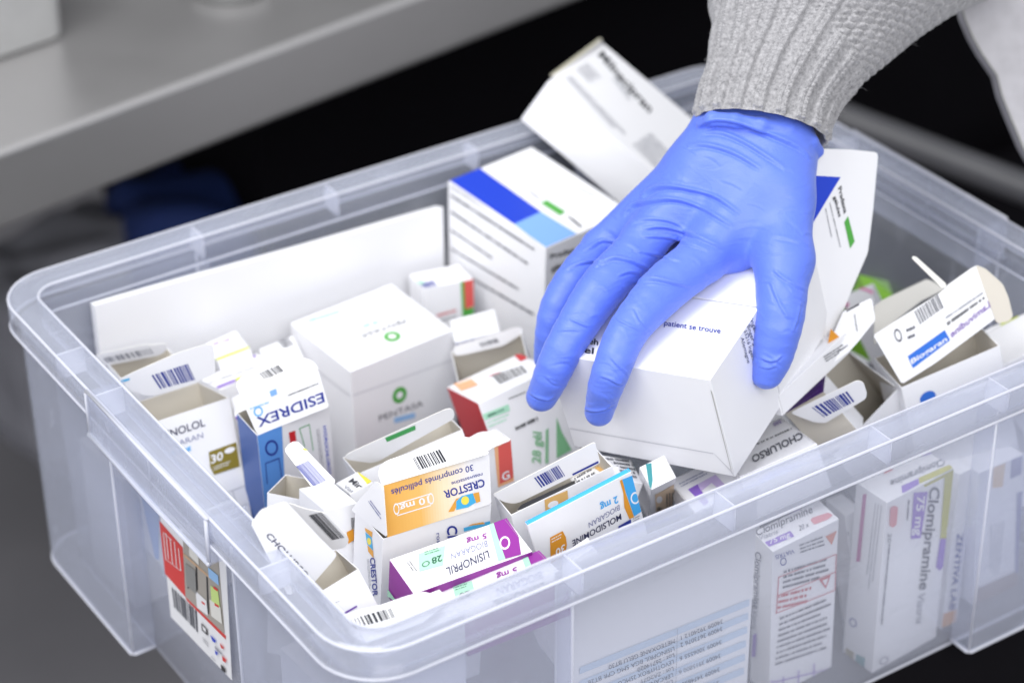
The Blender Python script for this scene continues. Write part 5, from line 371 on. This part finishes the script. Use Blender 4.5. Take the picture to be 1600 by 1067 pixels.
# ------------------------------------------------------------------ cartons
def carton(c, idx):
    T = np.array(c['T']); R = np.array(c['R']); w, t, h = c['d']; rnd = random.Random(idx*13+5)
    if T[2] < 0 or c['op']:   # keep what stands in the bin off its floor
        down = R[:,2][2]
        if down > .2: h = min(h, (T[2]-(ZB+.4))/down)
    cen = T+R@np.array([w/2, t/2, -h]); root = empty(c['n'], cen, c['l'], c['c'], 'medicine cartons packed in the clear bin')
    amp = rnd.uniform(.01,.03) if not c['op'] else rnd.uniform(.0,.015)
    tw = rnd.uniform(-.05,.05)
    def bump(s, tt): return amp*16*s*(1-s)*tt*(1-tt)*(1+.3*math.sin(5*s+tw*40))
    FR = dict(front=(np.array([0,0,-h]), np.array([w,0,0]), np.array([0,0,h]), np.array([0,-1.,0])),
              back=(np.array([w,t,-h]), np.array([-w,0,0]), np.array([0,0,h]), np.array([0,1.,0])),
              left=(np.array([0,t,-h]), np.array([0,-t,0]), np.array([0,0,h]), np.array([-1.,0,0])),
              right=(np.array([w,0,-h]), np.array([0,t,0]), np.array([0,0,h]), np.array([1.,0,0])),
              top=(np.array([0,0,0]), np.array([w,0,0]), np.array([0,t,0]), np.array([0,0,1.])),
              bottom=(np.array([0,t,-h]), np.array([w,0,0]), np.array([0,-t,0]), np.array([0,0,-1.])))
    bm = bmesh.new(); mats = []
    def slot(k):
        if k not in mats: mats.append(k)
        return mats.index(k)
    def addface(f, inner=0, mk='w', flat=False):
        O, U, V, n = FR[f]; nu = 7 if not inner else 1; g = []
        if inner:
            th = .055
            lo = np.array([th, th, -h+.1]); hi = np.array([w-th, t-th, -.0])
            cl = lambda p: np.minimum(np.maximum(p, lo), hi)
        for j in range(nu+1):
            for i in range(nu+1):
                p = O+U*i/nu+V*j/nu
                p = cl(p) if inner else p+n*(0 if flat else bump(i/nu, j/nu))
                g.append(bm.verts.new(p))
        for j in range(nu):
            for i in range(nu):
                a = [g[j*(nu+1)+i], g[j*(nu+1)+i+1], g[(j+1)*(nu+1)+i+1], g[(j+1)*(nu+1)+i]]
                if inner: a = a[::-1]
                try: fc = bm.faces.new(a); fc.material_index = slot(mk)
                except ValueError: pass
    cols = c['cols']
    for f in ('front','back','left','right','bottom'): addface(f, 0, cols.get(f,'w'))
    if c['op']:
        for f in ('front','back','left','right','bottom'): addface(f, 1, 'in')
        o_ = [(0,0),(w,0),(w,t),(0,t)]; th = .055; i_ = [(th,th),(w-th,th),(w-th,t-th),(th,t-th)]
        vo = [bm.verts.new((x,y,0)) for x, y in o_]; vi = [bm.verts.new((x,y,0)) for x, y in i_]
        for k in range(4): bm.faces.new((vo[k], vo[(k+1) % 4], vi[(k+1) % 4], vi[k])).material_index = slot('w')
    else: addface('top', 0, cols.get('top','w'))
    bmesh.ops.remove_doubles(bm, verts=bm.verts, dist=1e-4)
    M = Matrix([list(r) for r in R]).to_4x4()
    for v in bm.verts: v.co = Vector(W(T+R@np.array(v.co)))-root.location
    me = bpy.data.meshes.new('carton_body'); bm.to_mesh(me); bm.free()
    for k in mats: me.materials.append(mat(k))
    bo = bpy.data.objects.new('carton_body', me); COL.objects.link(bo); bo.parent = root; bevel(bo, .00045 if not c['op'] else .00015, 2, .7)
    def lift(face, p, hh):
        O, U, V, n = FR[face]; q = R.T@(np.array(p)-T); s = (q-O)@U/(U@U); tt = (q-O)@V/(V@V); s_ = min(max(s,0.004),.996); t_ = min(max(tt,0.004),.996)
        q = O+U*s_+V*t_+n*(bump(s_,t_)+hh); return T+R@q
    pr = list(c['P'])
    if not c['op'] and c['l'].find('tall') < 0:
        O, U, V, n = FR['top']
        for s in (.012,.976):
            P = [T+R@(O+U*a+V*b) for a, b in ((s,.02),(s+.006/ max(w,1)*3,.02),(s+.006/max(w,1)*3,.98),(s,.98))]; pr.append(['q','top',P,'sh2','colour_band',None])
    put_prints(pr, root, lift)
    for F in c['F']:
        P = [np.array(p) for p in F['poly']]; n = np.array(F['nrm']); cc = sum(P)/len(P); L_ = max(np.linalg.norm(p-cc) for p in P)
        # soft corners: subdivide outline with a small chamfer, then a centre fan so the flap can bow
        Q = []
        for i, p in enumerate(P):
            a, b = P[i-1], P[(i+1) % len(P)]; la, lb_ = np.linalg.norm(a-p), np.linalg.norm(b-p); ca = min(.12, la*.3); cb_ = min(.12, lb_*.3)
            Q += [p+(a-p)/max(la,1e-6)*ca, p+(b-p)/max(lb_,1e-6)*cb_]
        N_ = len(Q); bow = rnd.uniform(.0,.06); th = .05; mb = MB(); fr_ = [q-n*0 for q in Q]; bk = [q-n*th for q in Q]
        mb.add(fr_, [tuple(range(N_))], mat(F['col'])); mb.add(bk, [tuple(range(N_))[::-1]], mat(F['back']))
        mb.add(fr_+bk, [(i, N_+i, N_+(i+1) % N_, (i+1) % N_) for i in range(N_)], mat('w2'))
        po = mb.build(F['name'], root)
        put_prints(F['P'], root if 0 else po_parent(po, root), lambda face, p, hh, n=n: np.array(p)+n*hh)
class _PP:  # prints of a flap hang under the flap (thing > flap > print)
    pass
def po_parent(po, root):
    po.location = (0,0,0); return _Par(po, root)
class _Par:
    def __init__(s, po, root): s.po = po; s.location = root.location
def _build_under(self, name, parent=None, smooth=False, loc=None, _b=MB.build):
    if isinstance(parent, _Par):
        o = _b(self, name, None, smooth, None)
        off = Vector(parent.location)
        for v in o.data.vertices: v.co -= off
        o.parent = parent.po; return o
    return _b(self, name, parent, smooth, loc)
MB.build = _build_under
for i, c in enumerate(CARTONS): carton(c, i)
# plain cartons of the lower layer, seen only through the walls
for i, (x, y, w, t, top, a, l) in enumerate(((3.2,35.5,7.5,6.,-10.5,2,'plain white carton low in the far left corner, seen through the left wall'),
      (3.4,5.,4.,9.,-9.5,3,'plain white carton low near the nearest corner, behind the left wall'),
      (52.6,8,4.5,8.,-9,2,'plain white carton low at the right end of the bin'),
      (51,13.5,5.5,4,-8.5,-12,'plain white carton standing behind the lime-patched one at the right end'), (47.5,19,5.5,5,-11,8,'plain white carton behind the big raised barcode flap'))):
    a = math.radians(a); R = [[math.cos(a),-math.sin(a),0],[math.sin(a),math.cos(a),0],[0,0,1]]
    carton(dict(n='medicine_box', l=l, c='medicine box', g=None, T=[x,y,top], R=R, d=[w,t,top-ZB-.4], op=0, cols={}, P=[], F=[]), 100+i)
# ------------------------------------------------------------------ papers
def gen_lift(n): return lambda face, p, hh: np.array(p)+np.array(n)*hh
pl = empty('packing_list', (21.7,2.95,ZB+.3), SHEETS['packing_list']['l'], 'paper')
mb = MB(); nx = 12
vs = []; 
for k in range(2):
    for j in range(9):
        for i in range(nx+1): vs.append((14.6+14.3*i/nx, 2.97+.025*k+.0*math.sin(i), -2.1-18.7*j/8))
fs = [(j*(nx+1)+i, (j+1)*(nx+1)+i, (j+1)*(nx+1)+i+1, j*(nx+1)+i+1) for j in range(8) for i in range(nx)]
o_ = 9*(nx+1); fs += [tuple(o_+q for q in f[::-1]) for f in fs]
mb.add(vs, fs, mat('w')); mb.build('sheet', pl)
put_prints(SHEETS['packing_list']['P'], pl, gen_lift((0,-1,0)))
ps = empty('paper_stack', (18,42.5,ZB+.3), 'thick white stack of folded paper standing along the back wall, left of the striped carton', 'paper stack')
for k in range(7):
    mb = MB(); y = 41.95+.2*k; zt = -1.252-.1*k-(.15 if k % 2 else 0)
    nn2 = 30; vs = []
    for s_ in (0,1):
        for j in (0,1):
            for i in range(nn2+1):
                f = i/nn2; x = 5.341+26.635*f; zz = (zt-1.113*f) if j else ZB+.4
                vs.append((x+.05*k, y+.2*s_-(.6*(1-j))*0+.04*math.sin(f*9+k), zz))
    n1 = nn2+1
    for s_ in (0,1):
        pass
    fs = []
    for i in range(nn2):
        a = lambda s_, j, i_=i: s_*2*n1+j*n1+i_
        fs += [(a(0,0),a(0,0,i+1),a(0,1,i+1),a(0,1)), (a(1,0),a(1,1),a(1,1,i+1),a(1,0,i+1)), (a(0,1),a(0,1,i+1),a(1,1,i+1),a(1,1))]
    fs += [(0,n1,3*n1,2*n1),(n1-1,3*n1-1,4*n1-1,2*n1-1)]
    mb.add(vs, fs, mat('w')); mb.build('paper_sheaf', ps)
lb_ = empty('x', (0,0,0)); bpy.data.objects.remove(lb_)
class _Fake: pass
lab = MB(); ql = SHEETS['bin_label']['P'][0][2]; P0 = [np.array(p) for p in ql]
lab.add([p for p in P0]+[p+np.array([.03,0,0]) for p in P0], [(0,1,2,3),(7,6,5,4),(0,4,5,1),(1,5,6,2),(2,6,7,3),(3,7,4,0)], mat('w'))
lo = lab.build('label', bin_); put_prints(SHEETS['bin_label']['P'][1:], _Par(lo, bin_), gen_lift((-1,0,0)))
# ------------------------------------------------------------------ the gloved arm
def cap_sdf(P, a, b, ra, rb):
    ba = b-a; t = np.clip(((P-a)@ba)/(ba@ba), 0, 1); return np.linalg.norm(P-(a+t[...,None]*ba), axis=-1)-(ra+(rb-ra)*t)
def smin(a, b, k): h = np.clip(.5+.5*(b-a)/k, 0, 1); return b*(1-h)+a*h-k*h*(1-h)
PALM = [np.array(c) for c in HAND['palm']]; FING = [np.array(c) for c in HAND['fingers']]; THB = np.array(HAND['thumb'])
def spl(c, n=4):
    P = [2*c[0]-c[1]]+list(c)+[2*c[-1]-c[-2]]; out = []
    for i in range(1, len(P)-2):
        for k in range(n):
            t = k/n; out.append(.5*(2*P[i]+(P[i+1]-P[i-1])*t+(2*P[i-1]-5*P[i]+4*P[i+1]-P[i+2])*t*t+(3*P[i]-P[i-1]-3*P[i+1]+P[i+2])*t**3))
    return np.array(out+[P[-2]])
FING = [spl(c, 3) for c in FING]; THB = spl(THB, 3)
def chain(P, ch, k=.25, grow=0):
    d = None
    for i in range(len(ch)-1):
        s = cap_sdf(P, ch[i,:3], ch[i+1,:3], ch[i,3]+grow, ch[i+1,3]+grow); d = s if d is None else smin(d, s, k)
    return d
ROLL = [at(1098,194,142.9), at(1112,186,142.1), at(1150,188,141.6), at(1190,194,141.5), at(1232,205,142), at(1268,222,142.9), at(1277,236,143.6)]
def hand_sdf(P, grow=0, roll=True):
    d = None
    for c in PALM: s = chain(P, c, .8, grow); d = s if d is None else smin(d, s, 1.5)
    d = smin(d, chain(P, THB, .05, grow), .75)
    f = None
    for c in FING: s = chain(P, c, .05, grow); f = s if f is None else smin(f, s, .10)
    d = smin(d, f, .42)
    if roll:
        for i in range(len(ROLL)-1): d = smin(d, cap_sdf(P, ROLL[i], ROLL[i+1], .42, .42), .22)
    return d
def surface_nets(sdf, lo, hi, h):
    n = [int(math.ceil((hi[i]-lo[i])/h))+1 for i in range(3)]; ax = [lo[i]+h*np.arange(n[i]) for i in range(3)]
    F = np.empty(n, np.float32)
    for i in range(n[0]):
        Y, Z = np.meshgrid(ax[1], ax[2], indexing='ij'); F[i] = sdf(np.stack([np.full_like(Y, ax[0][i]), Y, Z], -1))
    ins = F < 0; c = [ins[a:n[0]-1+a, b:n[1]-1+b, d:n[2]-1+d] for a in (0,1) for b in (0,1) for d in (0,1)]
    cnt = sum(x.astype(np.int8) for x in c); act = (cnt > 0) & (cnt < 8); idx = -np.ones(act.shape, np.int64); A = np.argwhere(act); idx[act] = np.arange(len(A))
    V = np.array(lo)+h*(A+.5); fs = []
    for axn in range(3):
        o1, o2 = [(1,2),(2,0),(0,1)][axn]; sl = [slice(0,n[k]-1) if k == axn else slice(1,n[k]-1) for k in range(3)]; sh = list(sl); sh[axn] = slice(1,n[axn])
        a = ins[tuple(sl)]; b = ins[tuple(sh)]; ed = np.argwhere(a != b); sgn = a[a != b]
        e = ed.copy()
        for k in (o1, o2): e[:,k] += 1
        def g(d1, d2): q = e.copy(); q[:,o1] -= d1; q[:,o2] -= d2; return idx[q[:,0],q[:,1],q[:,2]]
        q = np.stack([g(1,1), g(0,1), g(0,0), g(1,0)], 1); q[~sgn] = q[~sgn][:,::-1]; fs.append(q)
    Fq = np.concatenate(fs); return V, Fq[(Fq >= 0).all(1)]
def grad(sdf, V, e=.02): 
    g = np.stack([sdf(V+np.eye(3)[k]*e)-sdf(V-np.eye(3)[k]*e) for k in range(3)], -1)/(2*e); return g/np.maximum(np.linalg.norm(g, axis=-1, keepdims=True), 1e-6)
def newton(sdf, V, n=4):
    for _ in range(n): g = grad(sdf, V); V = V-g*sdf(V)[:,None]*.9
    return V
def subdiv(V, F):
    E = np.concatenate([F[:,[0,1]],F[:,[1,2]],F[:,[2,3]],F[:,[3,0]]]); E.sort(axis=1); U, inv = np.unique(E, axis=0, return_inverse=True); inv = inv.reshape(-1); n = len(F)
    em = (V[U[:,0]]+V[U[:,1]])/2; fc = V[F].mean(1); nv = len(V); ei = [nv+inv[k*n:(k+1)*n] for k in range(4)]; fi = nv+len(U)+np.arange(n)
    NF = np.concatenate([np.stack([F[:,k], ei[k], fi, ei[k-1]], 1) for k in range(4)]); return np.concatenate([V, em, fc]), NF
allp = np.concatenate([*PALM, *FING, THB]); lo = allp[:,:3].min(0)-3; hi = allp[:,:3].max(0)+3
V, F = surface_nets(hand_sdf, lo, hi, .14); V = newton(hand_sdf, V, 5); V, F = subdiv(V, F); V = newton(hand_sdf, V, 2); Nn = grad(hand_sdf, V)
def cam_uv(V): c = (V-C0)@RW; return np.stack([800+3715*c[:,0]/c[:,2], 533.5+3715*c[:,1]/c[:,2]], 1)
uv = cam_uv(V); face_ = (Nn*((C0-V)/np.linalg.norm(C0-V, axis=1, keepdims=True))).sum(1); wgt = np.clip(face_*2.5+.3, 0, 1)
D = np.zeros(len(V)); rnd = random.Random(4)
def smooth_line(p, n=8):
    P = [np.array(q, float) for q in p]; P = [2*P[0]-P[1]]+P+[2*P[-1]-P[-2]]; out = []
    for i in range(1, len(P)-2):
        for k in range(n):
            t = k/n; out.append(.5*((2*P[i])+(-P[i-1]+P[i+1])*t+(2*P[i-1]-5*P[i]+4*P[i+1]-P[i+2])*t*t+(-P[i-1]+3*P[i]-3*P[i+1]+P[i+2])*t**3))
    out.append(P[-2]); return np.array(out)
def crease(line, depth, width):
    global D
    L_ = smooth_line(line); best = np.full(len(V), 1e9); side = np.zeros(len(V)); par = np.zeros(len(V)); n = len(L_)-1
    for i in range(n):
        a, b = L_[i], L_[i+1]; ba = b-a; q = uv-a; t = np.clip((q@ba)/(ba@ba+1e-9), 0, 1); d = q-t[:,None]*ba; dd = np.hypot(d[:,0], d[:,1]); s = np.sign(ba[0]*q[:,1]-ba[1]*q[:,0])
        m_ = dd < best; best[m_] = dd[m_]; side[m_] = s[m_]; par[m_] = (i+t[m_])/n
    x = best*side/26.5/width; env = np.clip(4*par*(1-par), 0, 1)**.6
    # a fold of thin rubber: sharp valley on one side, soft roll on the other
    prof = -np.exp(-(x/.38)**2)*.75+np.exp(-((x+.85)/.55)**2)*.95
    D += prof*depth*env*wgt
for l, d, w in CREASES: crease(l, d*1.7, w*.72)
# fine random wrinkles running across the hand
for k in range(110):
    px = rnd.uniform(850,1265); py = rnd.uniform(230,640); a = rnd.gauss(.28,.35); ln = rnd.uniform(12,45)
    crease([(px, py), (px+ln*.5*math.cos(a), py+ln*.5*math.sin(a)-3), (px+ln*math.cos(a), py+ln*math.sin(a)+rnd.uniform(-3,5))], rnd.uniform(.010,.028), rnd.uniform(.12,.24))
# broad unevenness
D += .035*np.sin(uv[:,0]*.045+uv[:,1]*.03)*np.sin(uv[:,1]*.05-uv[:,0]*.02+1)
V2 = V+Nn*D[:,None]
def npmesh(name, V, F, m, parent, smooth=True):
    me = bpy.data.meshes.new(name); b = np.array(parent.location) if parent else 0
    vv = V*.01+np.array([0,0,ZO])-b; me.vertices.add(len(vv)); me.vertices.foreach_set('co', vv.astype(np.float32).ravel())
    me.loops.add(F.size); me.loops.foreach_set('vertex_index', F.astype(np.int32).ravel()); me.polygons.add(len(F))
    me.polygons.foreach_set('loop_start', np.arange(0, F.size, 4, dtype=np.int32)); me.update(calc_edges=True); me.validate()
    me.polygons.foreach_set('use_smooth', [smooth]*len(me.polygons)); me.materials.append(m)
    o = bpy.data.objects.new(name, me); COL.objects.link(o)
    if parent: o.parent = parent
    return o
gm, t_, b_ = nt('nitrile_glove'); b_.inputs['Base Color'].default_value = (.10,.175,.70,1); b_.inputs['Roughness'].default_value = .46; b_.inputs['Specular IOR Level'].default_value = .45
b_.inputs['Subsurface Weight'].default_value = .12; b_.inputs['Subsurface Radius'].default_value = (.3,.4,1); b_.inputs['Subsurface Scale'].default_value = .004
b_.inputs['Sheen Weight'].default_value = .25; b_.inputs['Sheen Tint'].default_value = (.6,.7,1,1)
tc_ = t_.nodes.new('ShaderNodeTexCoord')
n1 = t_.nodes.new('ShaderNodeTexNoise'); n1.inputs['Scale'].default_value = 55; n1.inputs['Detail'].default_value = 6; n1.inputs['Distortion'].default_value = 1.2
mp = t_.nodes.new('ShaderNodeMapping'); mp.inputs['Scale'].default_value = (.55,.8,1.8); t_.links.new(tc_.outputs['Object'], mp.inputs[0]); t_.links.new(mp.outputs[0], n1.inputs['Vector'])
n2 = t_.nodes.new('ShaderNodeTexNoise'); n2.inputs['Scale'].default_value = 1400; n2.inputs['Detail'].default_value = 2; t_.links.new(tc_.outputs['Object'], n2.inputs['Vector'])
bp = t_.nodes.new('ShaderNodeBump'); bp.inputs['Strength'].default_value = .75; bp.inputs['Distance'].default_value = .0012; t_.links.new(n1.outputs['Fac'], bp.inputs['Height'])
bq = t_.nodes.new('ShaderNodeBump'); bq.inputs['Strength'].default_value = .12; bq.inputs['Distance'].default_value = .0003; t_.links.new(n2.outputs['Fac'], bq.inputs['Height']); t_.links.new(bp.outputs[0], bq.inputs['Normal']); t_.links.new(bq.outputs[0], b_.inputs['Normal'])
# the person: one continuous arm and hand inside the clothes
SLV = np.array(SLEEVE); arm = [np.append(at(1192,190,145.6), 1.9)]+[np.append(s[:3], r) for s, r in zip(SLV[1:], (2.2,2.6,3.0,3.6,4.0,4.4))]; arm = np.array(arm)
def body_sdf(P): return smin(hand_sdf(P, -.4, False), chain(P, arm, .5, 0), .6)
lo2 = np.minimum(lo, arm[:,:3].min(0)-5); hi2 = np.maximum(hi, arm[:,:3].max(0)+5)
Vb, Fb = surface_nets(body_sdf, lo2, hi2, .45); Vb = newton(body_sdf, Vb, 5)
person = npmesh('person', Vb-0, Fb, simple('skin', (.55,.33,.24), .5), None)
tag(person, 'person reaching in with a blue glove and grey ribbed knit sleeve, holding a white carton', 'person')
class _P0: location = Vector((0,0,0))
g = npmesh('glove', V2, F, gm, None); g.parent = person
# sleeve
NS, NT = 430, 560
key = SLV; L0 = [0]
for i in range(1, len(key)): L0.append(L0[-1]+np.linalg.norm(key[i,:3]-key[i-1,:3]))
L0 = np.array(L0); tt = np.linspace(0, L0[-1], NS)
def cr_(y): # catmull-rom along the sleeve
    out = np.zeros((NS, y.shape[1]))
    for j, s in enumerate(tt):
        i = min(np.searchsorted(L0, s, 'right')-1, len(L0)-2); t = (s-L0[i])/(L0[i+1]-L0[i]); p1, p2 = y[i], y[i+1]; p0 = y[i-1] if i else 2*p1-p2; p3 = y[i+2] if i+2 < len(y) else 2*p2-p1
        out[j] = .5*(2*p1+(-p0+p2)*t+(2*p0-5*p1+4*p2-p3)*t*t+(-p0+3*p1-3*p2+p3)*t**3)
    return out
cs = cr_(key); Cn = cs[:,:3]; Hv = cs[:,3:]; vd = -RW[:,2]
th = np.linspace(0, 2*np.pi, NT, endpoint=False); hw = np.linalg.norm(Hv, axis=1); Hd = Hv/hw[:,None]
axd = np.gradient(Cn, axis=0); axd /= np.linalg.norm(axd, axis=1, keepdims=True)
Dp = np.cross(Hd, axd); Dp /= np.linalg.norm(Dp, axis=1, keepdims=True); Dp *= np.sign((Dp@vd))[:,None]
bdep = hw*np.interp(tt, [0, 3, 12], [.90,.84,.85])
ss, TH = np.meshgrid(tt, th, indexing='ij')
NR = 19; ph = TH/(2*np.pi)*NR; fr = ph-np.floor(ph)
rib = np.where(fr < .60, 1, 0)*np.clip(np.minimum(fr, .60-fr)/.10, 0, 1)  # raised double column, sunk purl gutter
colf = np.where(fr < .60, (fr/.30) % 1, ((fr-.6)/.2) % 1)
st = .235   # stitch height in cm
vee = np.abs(colf-.5)*2
loop = np.abs(np.sin(np.pi*(ss/st+.55*vee)))**.7
coln = np.clip(np.minimum(colf, 1-colf)/.22, 0, 1)**.5
disp = rib*(.30+.10*loop*coln+.05*coln)+(1-rib)*(.06*np.abs(np.sin(np.pi*(ss/st*1.0+np.floor(ph*2)*.5)))*coln)
right = np.clip((np.cos(TH)-.05)/.35, 0, 1)*np.clip((ss-4.2-2.*np.clip(1-np.cos(TH)-.2,0,1))/.8, 0, 1)
moss = .27*np.abs(np.sin(np.pi*(ss/.42+np.floor(ph*2)*.5)))*np.abs(np.sin(2*np.pi*ph))**.6
disp = disp*(1-right)+moss*right
rng = np.random.default_rng(3)
nz = rng.normal(size=(NS//3+2, NT//3+2)); nz = np.kron(nz, np.ones((3,3)))[:NS,:NT]; nz2 = rng.normal(size=(NS, NT))
disp += .010*nz+.006*nz2
disp = disp*np.clip(ss/.35, .2, 1)+.22*np.exp(-ss/.5)
disp += .10*np.sin(ss*1.3+TH*2)*np.clip(ss/3,0,1)
rw_ = (hw[:,None]*np.cos(TH)*(1)), (bdep[:,None]*np.sin(TH))
nrm = np.cos(TH)[...,None]*Hd[:,None,:]*bdep[:,None,None]+np.sin(TH)[...,None]*Dp[:,None,:]*hw[:,None,None]; nrm /= np.linalg.norm(nrm, axis=-1, keepdims=True)
PS = Cn[:,None,:]+rw_[0][...,None]*Hd[:,None,:]+rw_[1][...,None]*Dp[:,None,:]+nrm*disp[...,None]
hem = Cn[0][None,None,:]+(PS[:1]-Cn[0])*.97+axd[0]*.05; hem2 = Cn[0][None,None,:]+(PS[:1]-Cn[0])*.90+axd[0]*1.5
PS = np.concatenate([hem2, hem, PS]); nsr = NS+2
ii, jj = np.meshgrid(np.arange(nsr-1), np.arange(NT), indexing='ij'); j2 = (jj+1) % NT
FS = np.stack([ii*NT+jj, ii*NT+j2, (ii+1)*NT+j2, (ii+1)*NT+jj], -1).reshape(-1,4)
km, t_, b_ = nt('grey_knit'); b_.inputs['Roughness'].default_value = .9; b_.inputs['Sheen Weight'].default_value = .5; b_.inputs['Specular IOR Level'].default_value = .15
tc_ = t_.nodes.new('ShaderNodeTexCoord'); n1 = t_.nodes.new('ShaderNodeTexNoise'); n1.inputs['Scale'].default_value = 420; n1.inputs['Detail'].default_value = 4; n1.inputs['Roughness'].default_value = .7; t_.links.new(tc_.outputs['Object'], n1.inputs['Vector'])
cr1 = t_.nodes.new('ShaderNodeValToRGB'); cr1.color_ramp.elements[0].position = .3; cr1.color_ramp.elements[0].color = (.17,.168,.178,1); cr1.color_ramp.elements[1].position = .68; cr1.color_ramp.elements[1].color = (.40,.395,.41,1)
t_.links.new(n1.outputs['Fac'], cr1.inputs[0]); t_.links.new(cr1.outputs[0], b_.inputs['Base Color'])
bp = t_.nodes.new('ShaderNodeBump'); bp.inputs['Strength'].default_value = .5; bp.inputs['Distance'].default_value = .0006; t_.links.new(n1.outputs['Fac'], bp.inputs['Height']); t_.links.new(bp.outputs[0], b_.inputs['Normal'])
sl = npmesh('sweater_sleeve', PS.reshape(-1,3), FS, km, None); sl.parent = person
# loose wool fibres standing off the knit
mb = MB(); r2 = random.Random(8)
for _ in range(900):
    i = r2.randrange(6, NS-60); j = r2.randrange(NT); p = PS[i,j]; n = nrm[min(i,NS-1),j]
    d1 = np.array([r2.gauss(0,1) for _ in range(3)]); d1 /= np.linalg.norm(d1); L_ = r2.uniform(.15,.5); a = p-n*.03; b = p+n*L_*.5+d1*L_*.35; c = p+n*L_*r2.uniform(.2,.9)+d1*L_*.9; w_ = .006
    s_ = np.cross(n, d1); s_ /= np.linalg.norm(s_)+1e-6
    mb.add([a-s_*w_,a+s_*w_,b+s_*w_,b-s_*w_,c+n*.001,a+n*w_*2,b+n*w_*2], [(0,1,2,3),(3,2,4),(1,5,6,2),(2,6,4),(5,0,3,6),(6,3,4)], km)
fz = mb.build('wool_fuzz'); fz.parent = person; fz['kind'] = 'stuff'
# coat hanging at the right
CO = [np.array(p) for p in COAT]; cm = simple('coat_cloth', (.52,.51,.54), .8, 0, (90,.25)); mb = MB(); n = len(CO)
bk = [p+RW[:,2]*2.5+np.array([.3,.2,0]) for p in CO]; mb.add(CO, [tuple(range(n))], cm); mb.add(bk, [tuple(range(n))[::-1]], cm); mb.add(CO+bk, [(i,n+i,n+(i+1) % n,(i+1) % n) for i in range(n)], cm)
co = mb.build('coat'); co.parent = person; bevel(co, .003, 3)
mb = MB(); tube(mb, [p-RW[:,2]*.02 for p in CO[:10]], .05, simple('seam_thread', (.36,.36,.33), .8), 6); sm = mb.build('coat_seam', None, True); sm.parent = person
bpy.data.objects.remove(_to)
for m_ in list(bpy.data.materials):
    pass
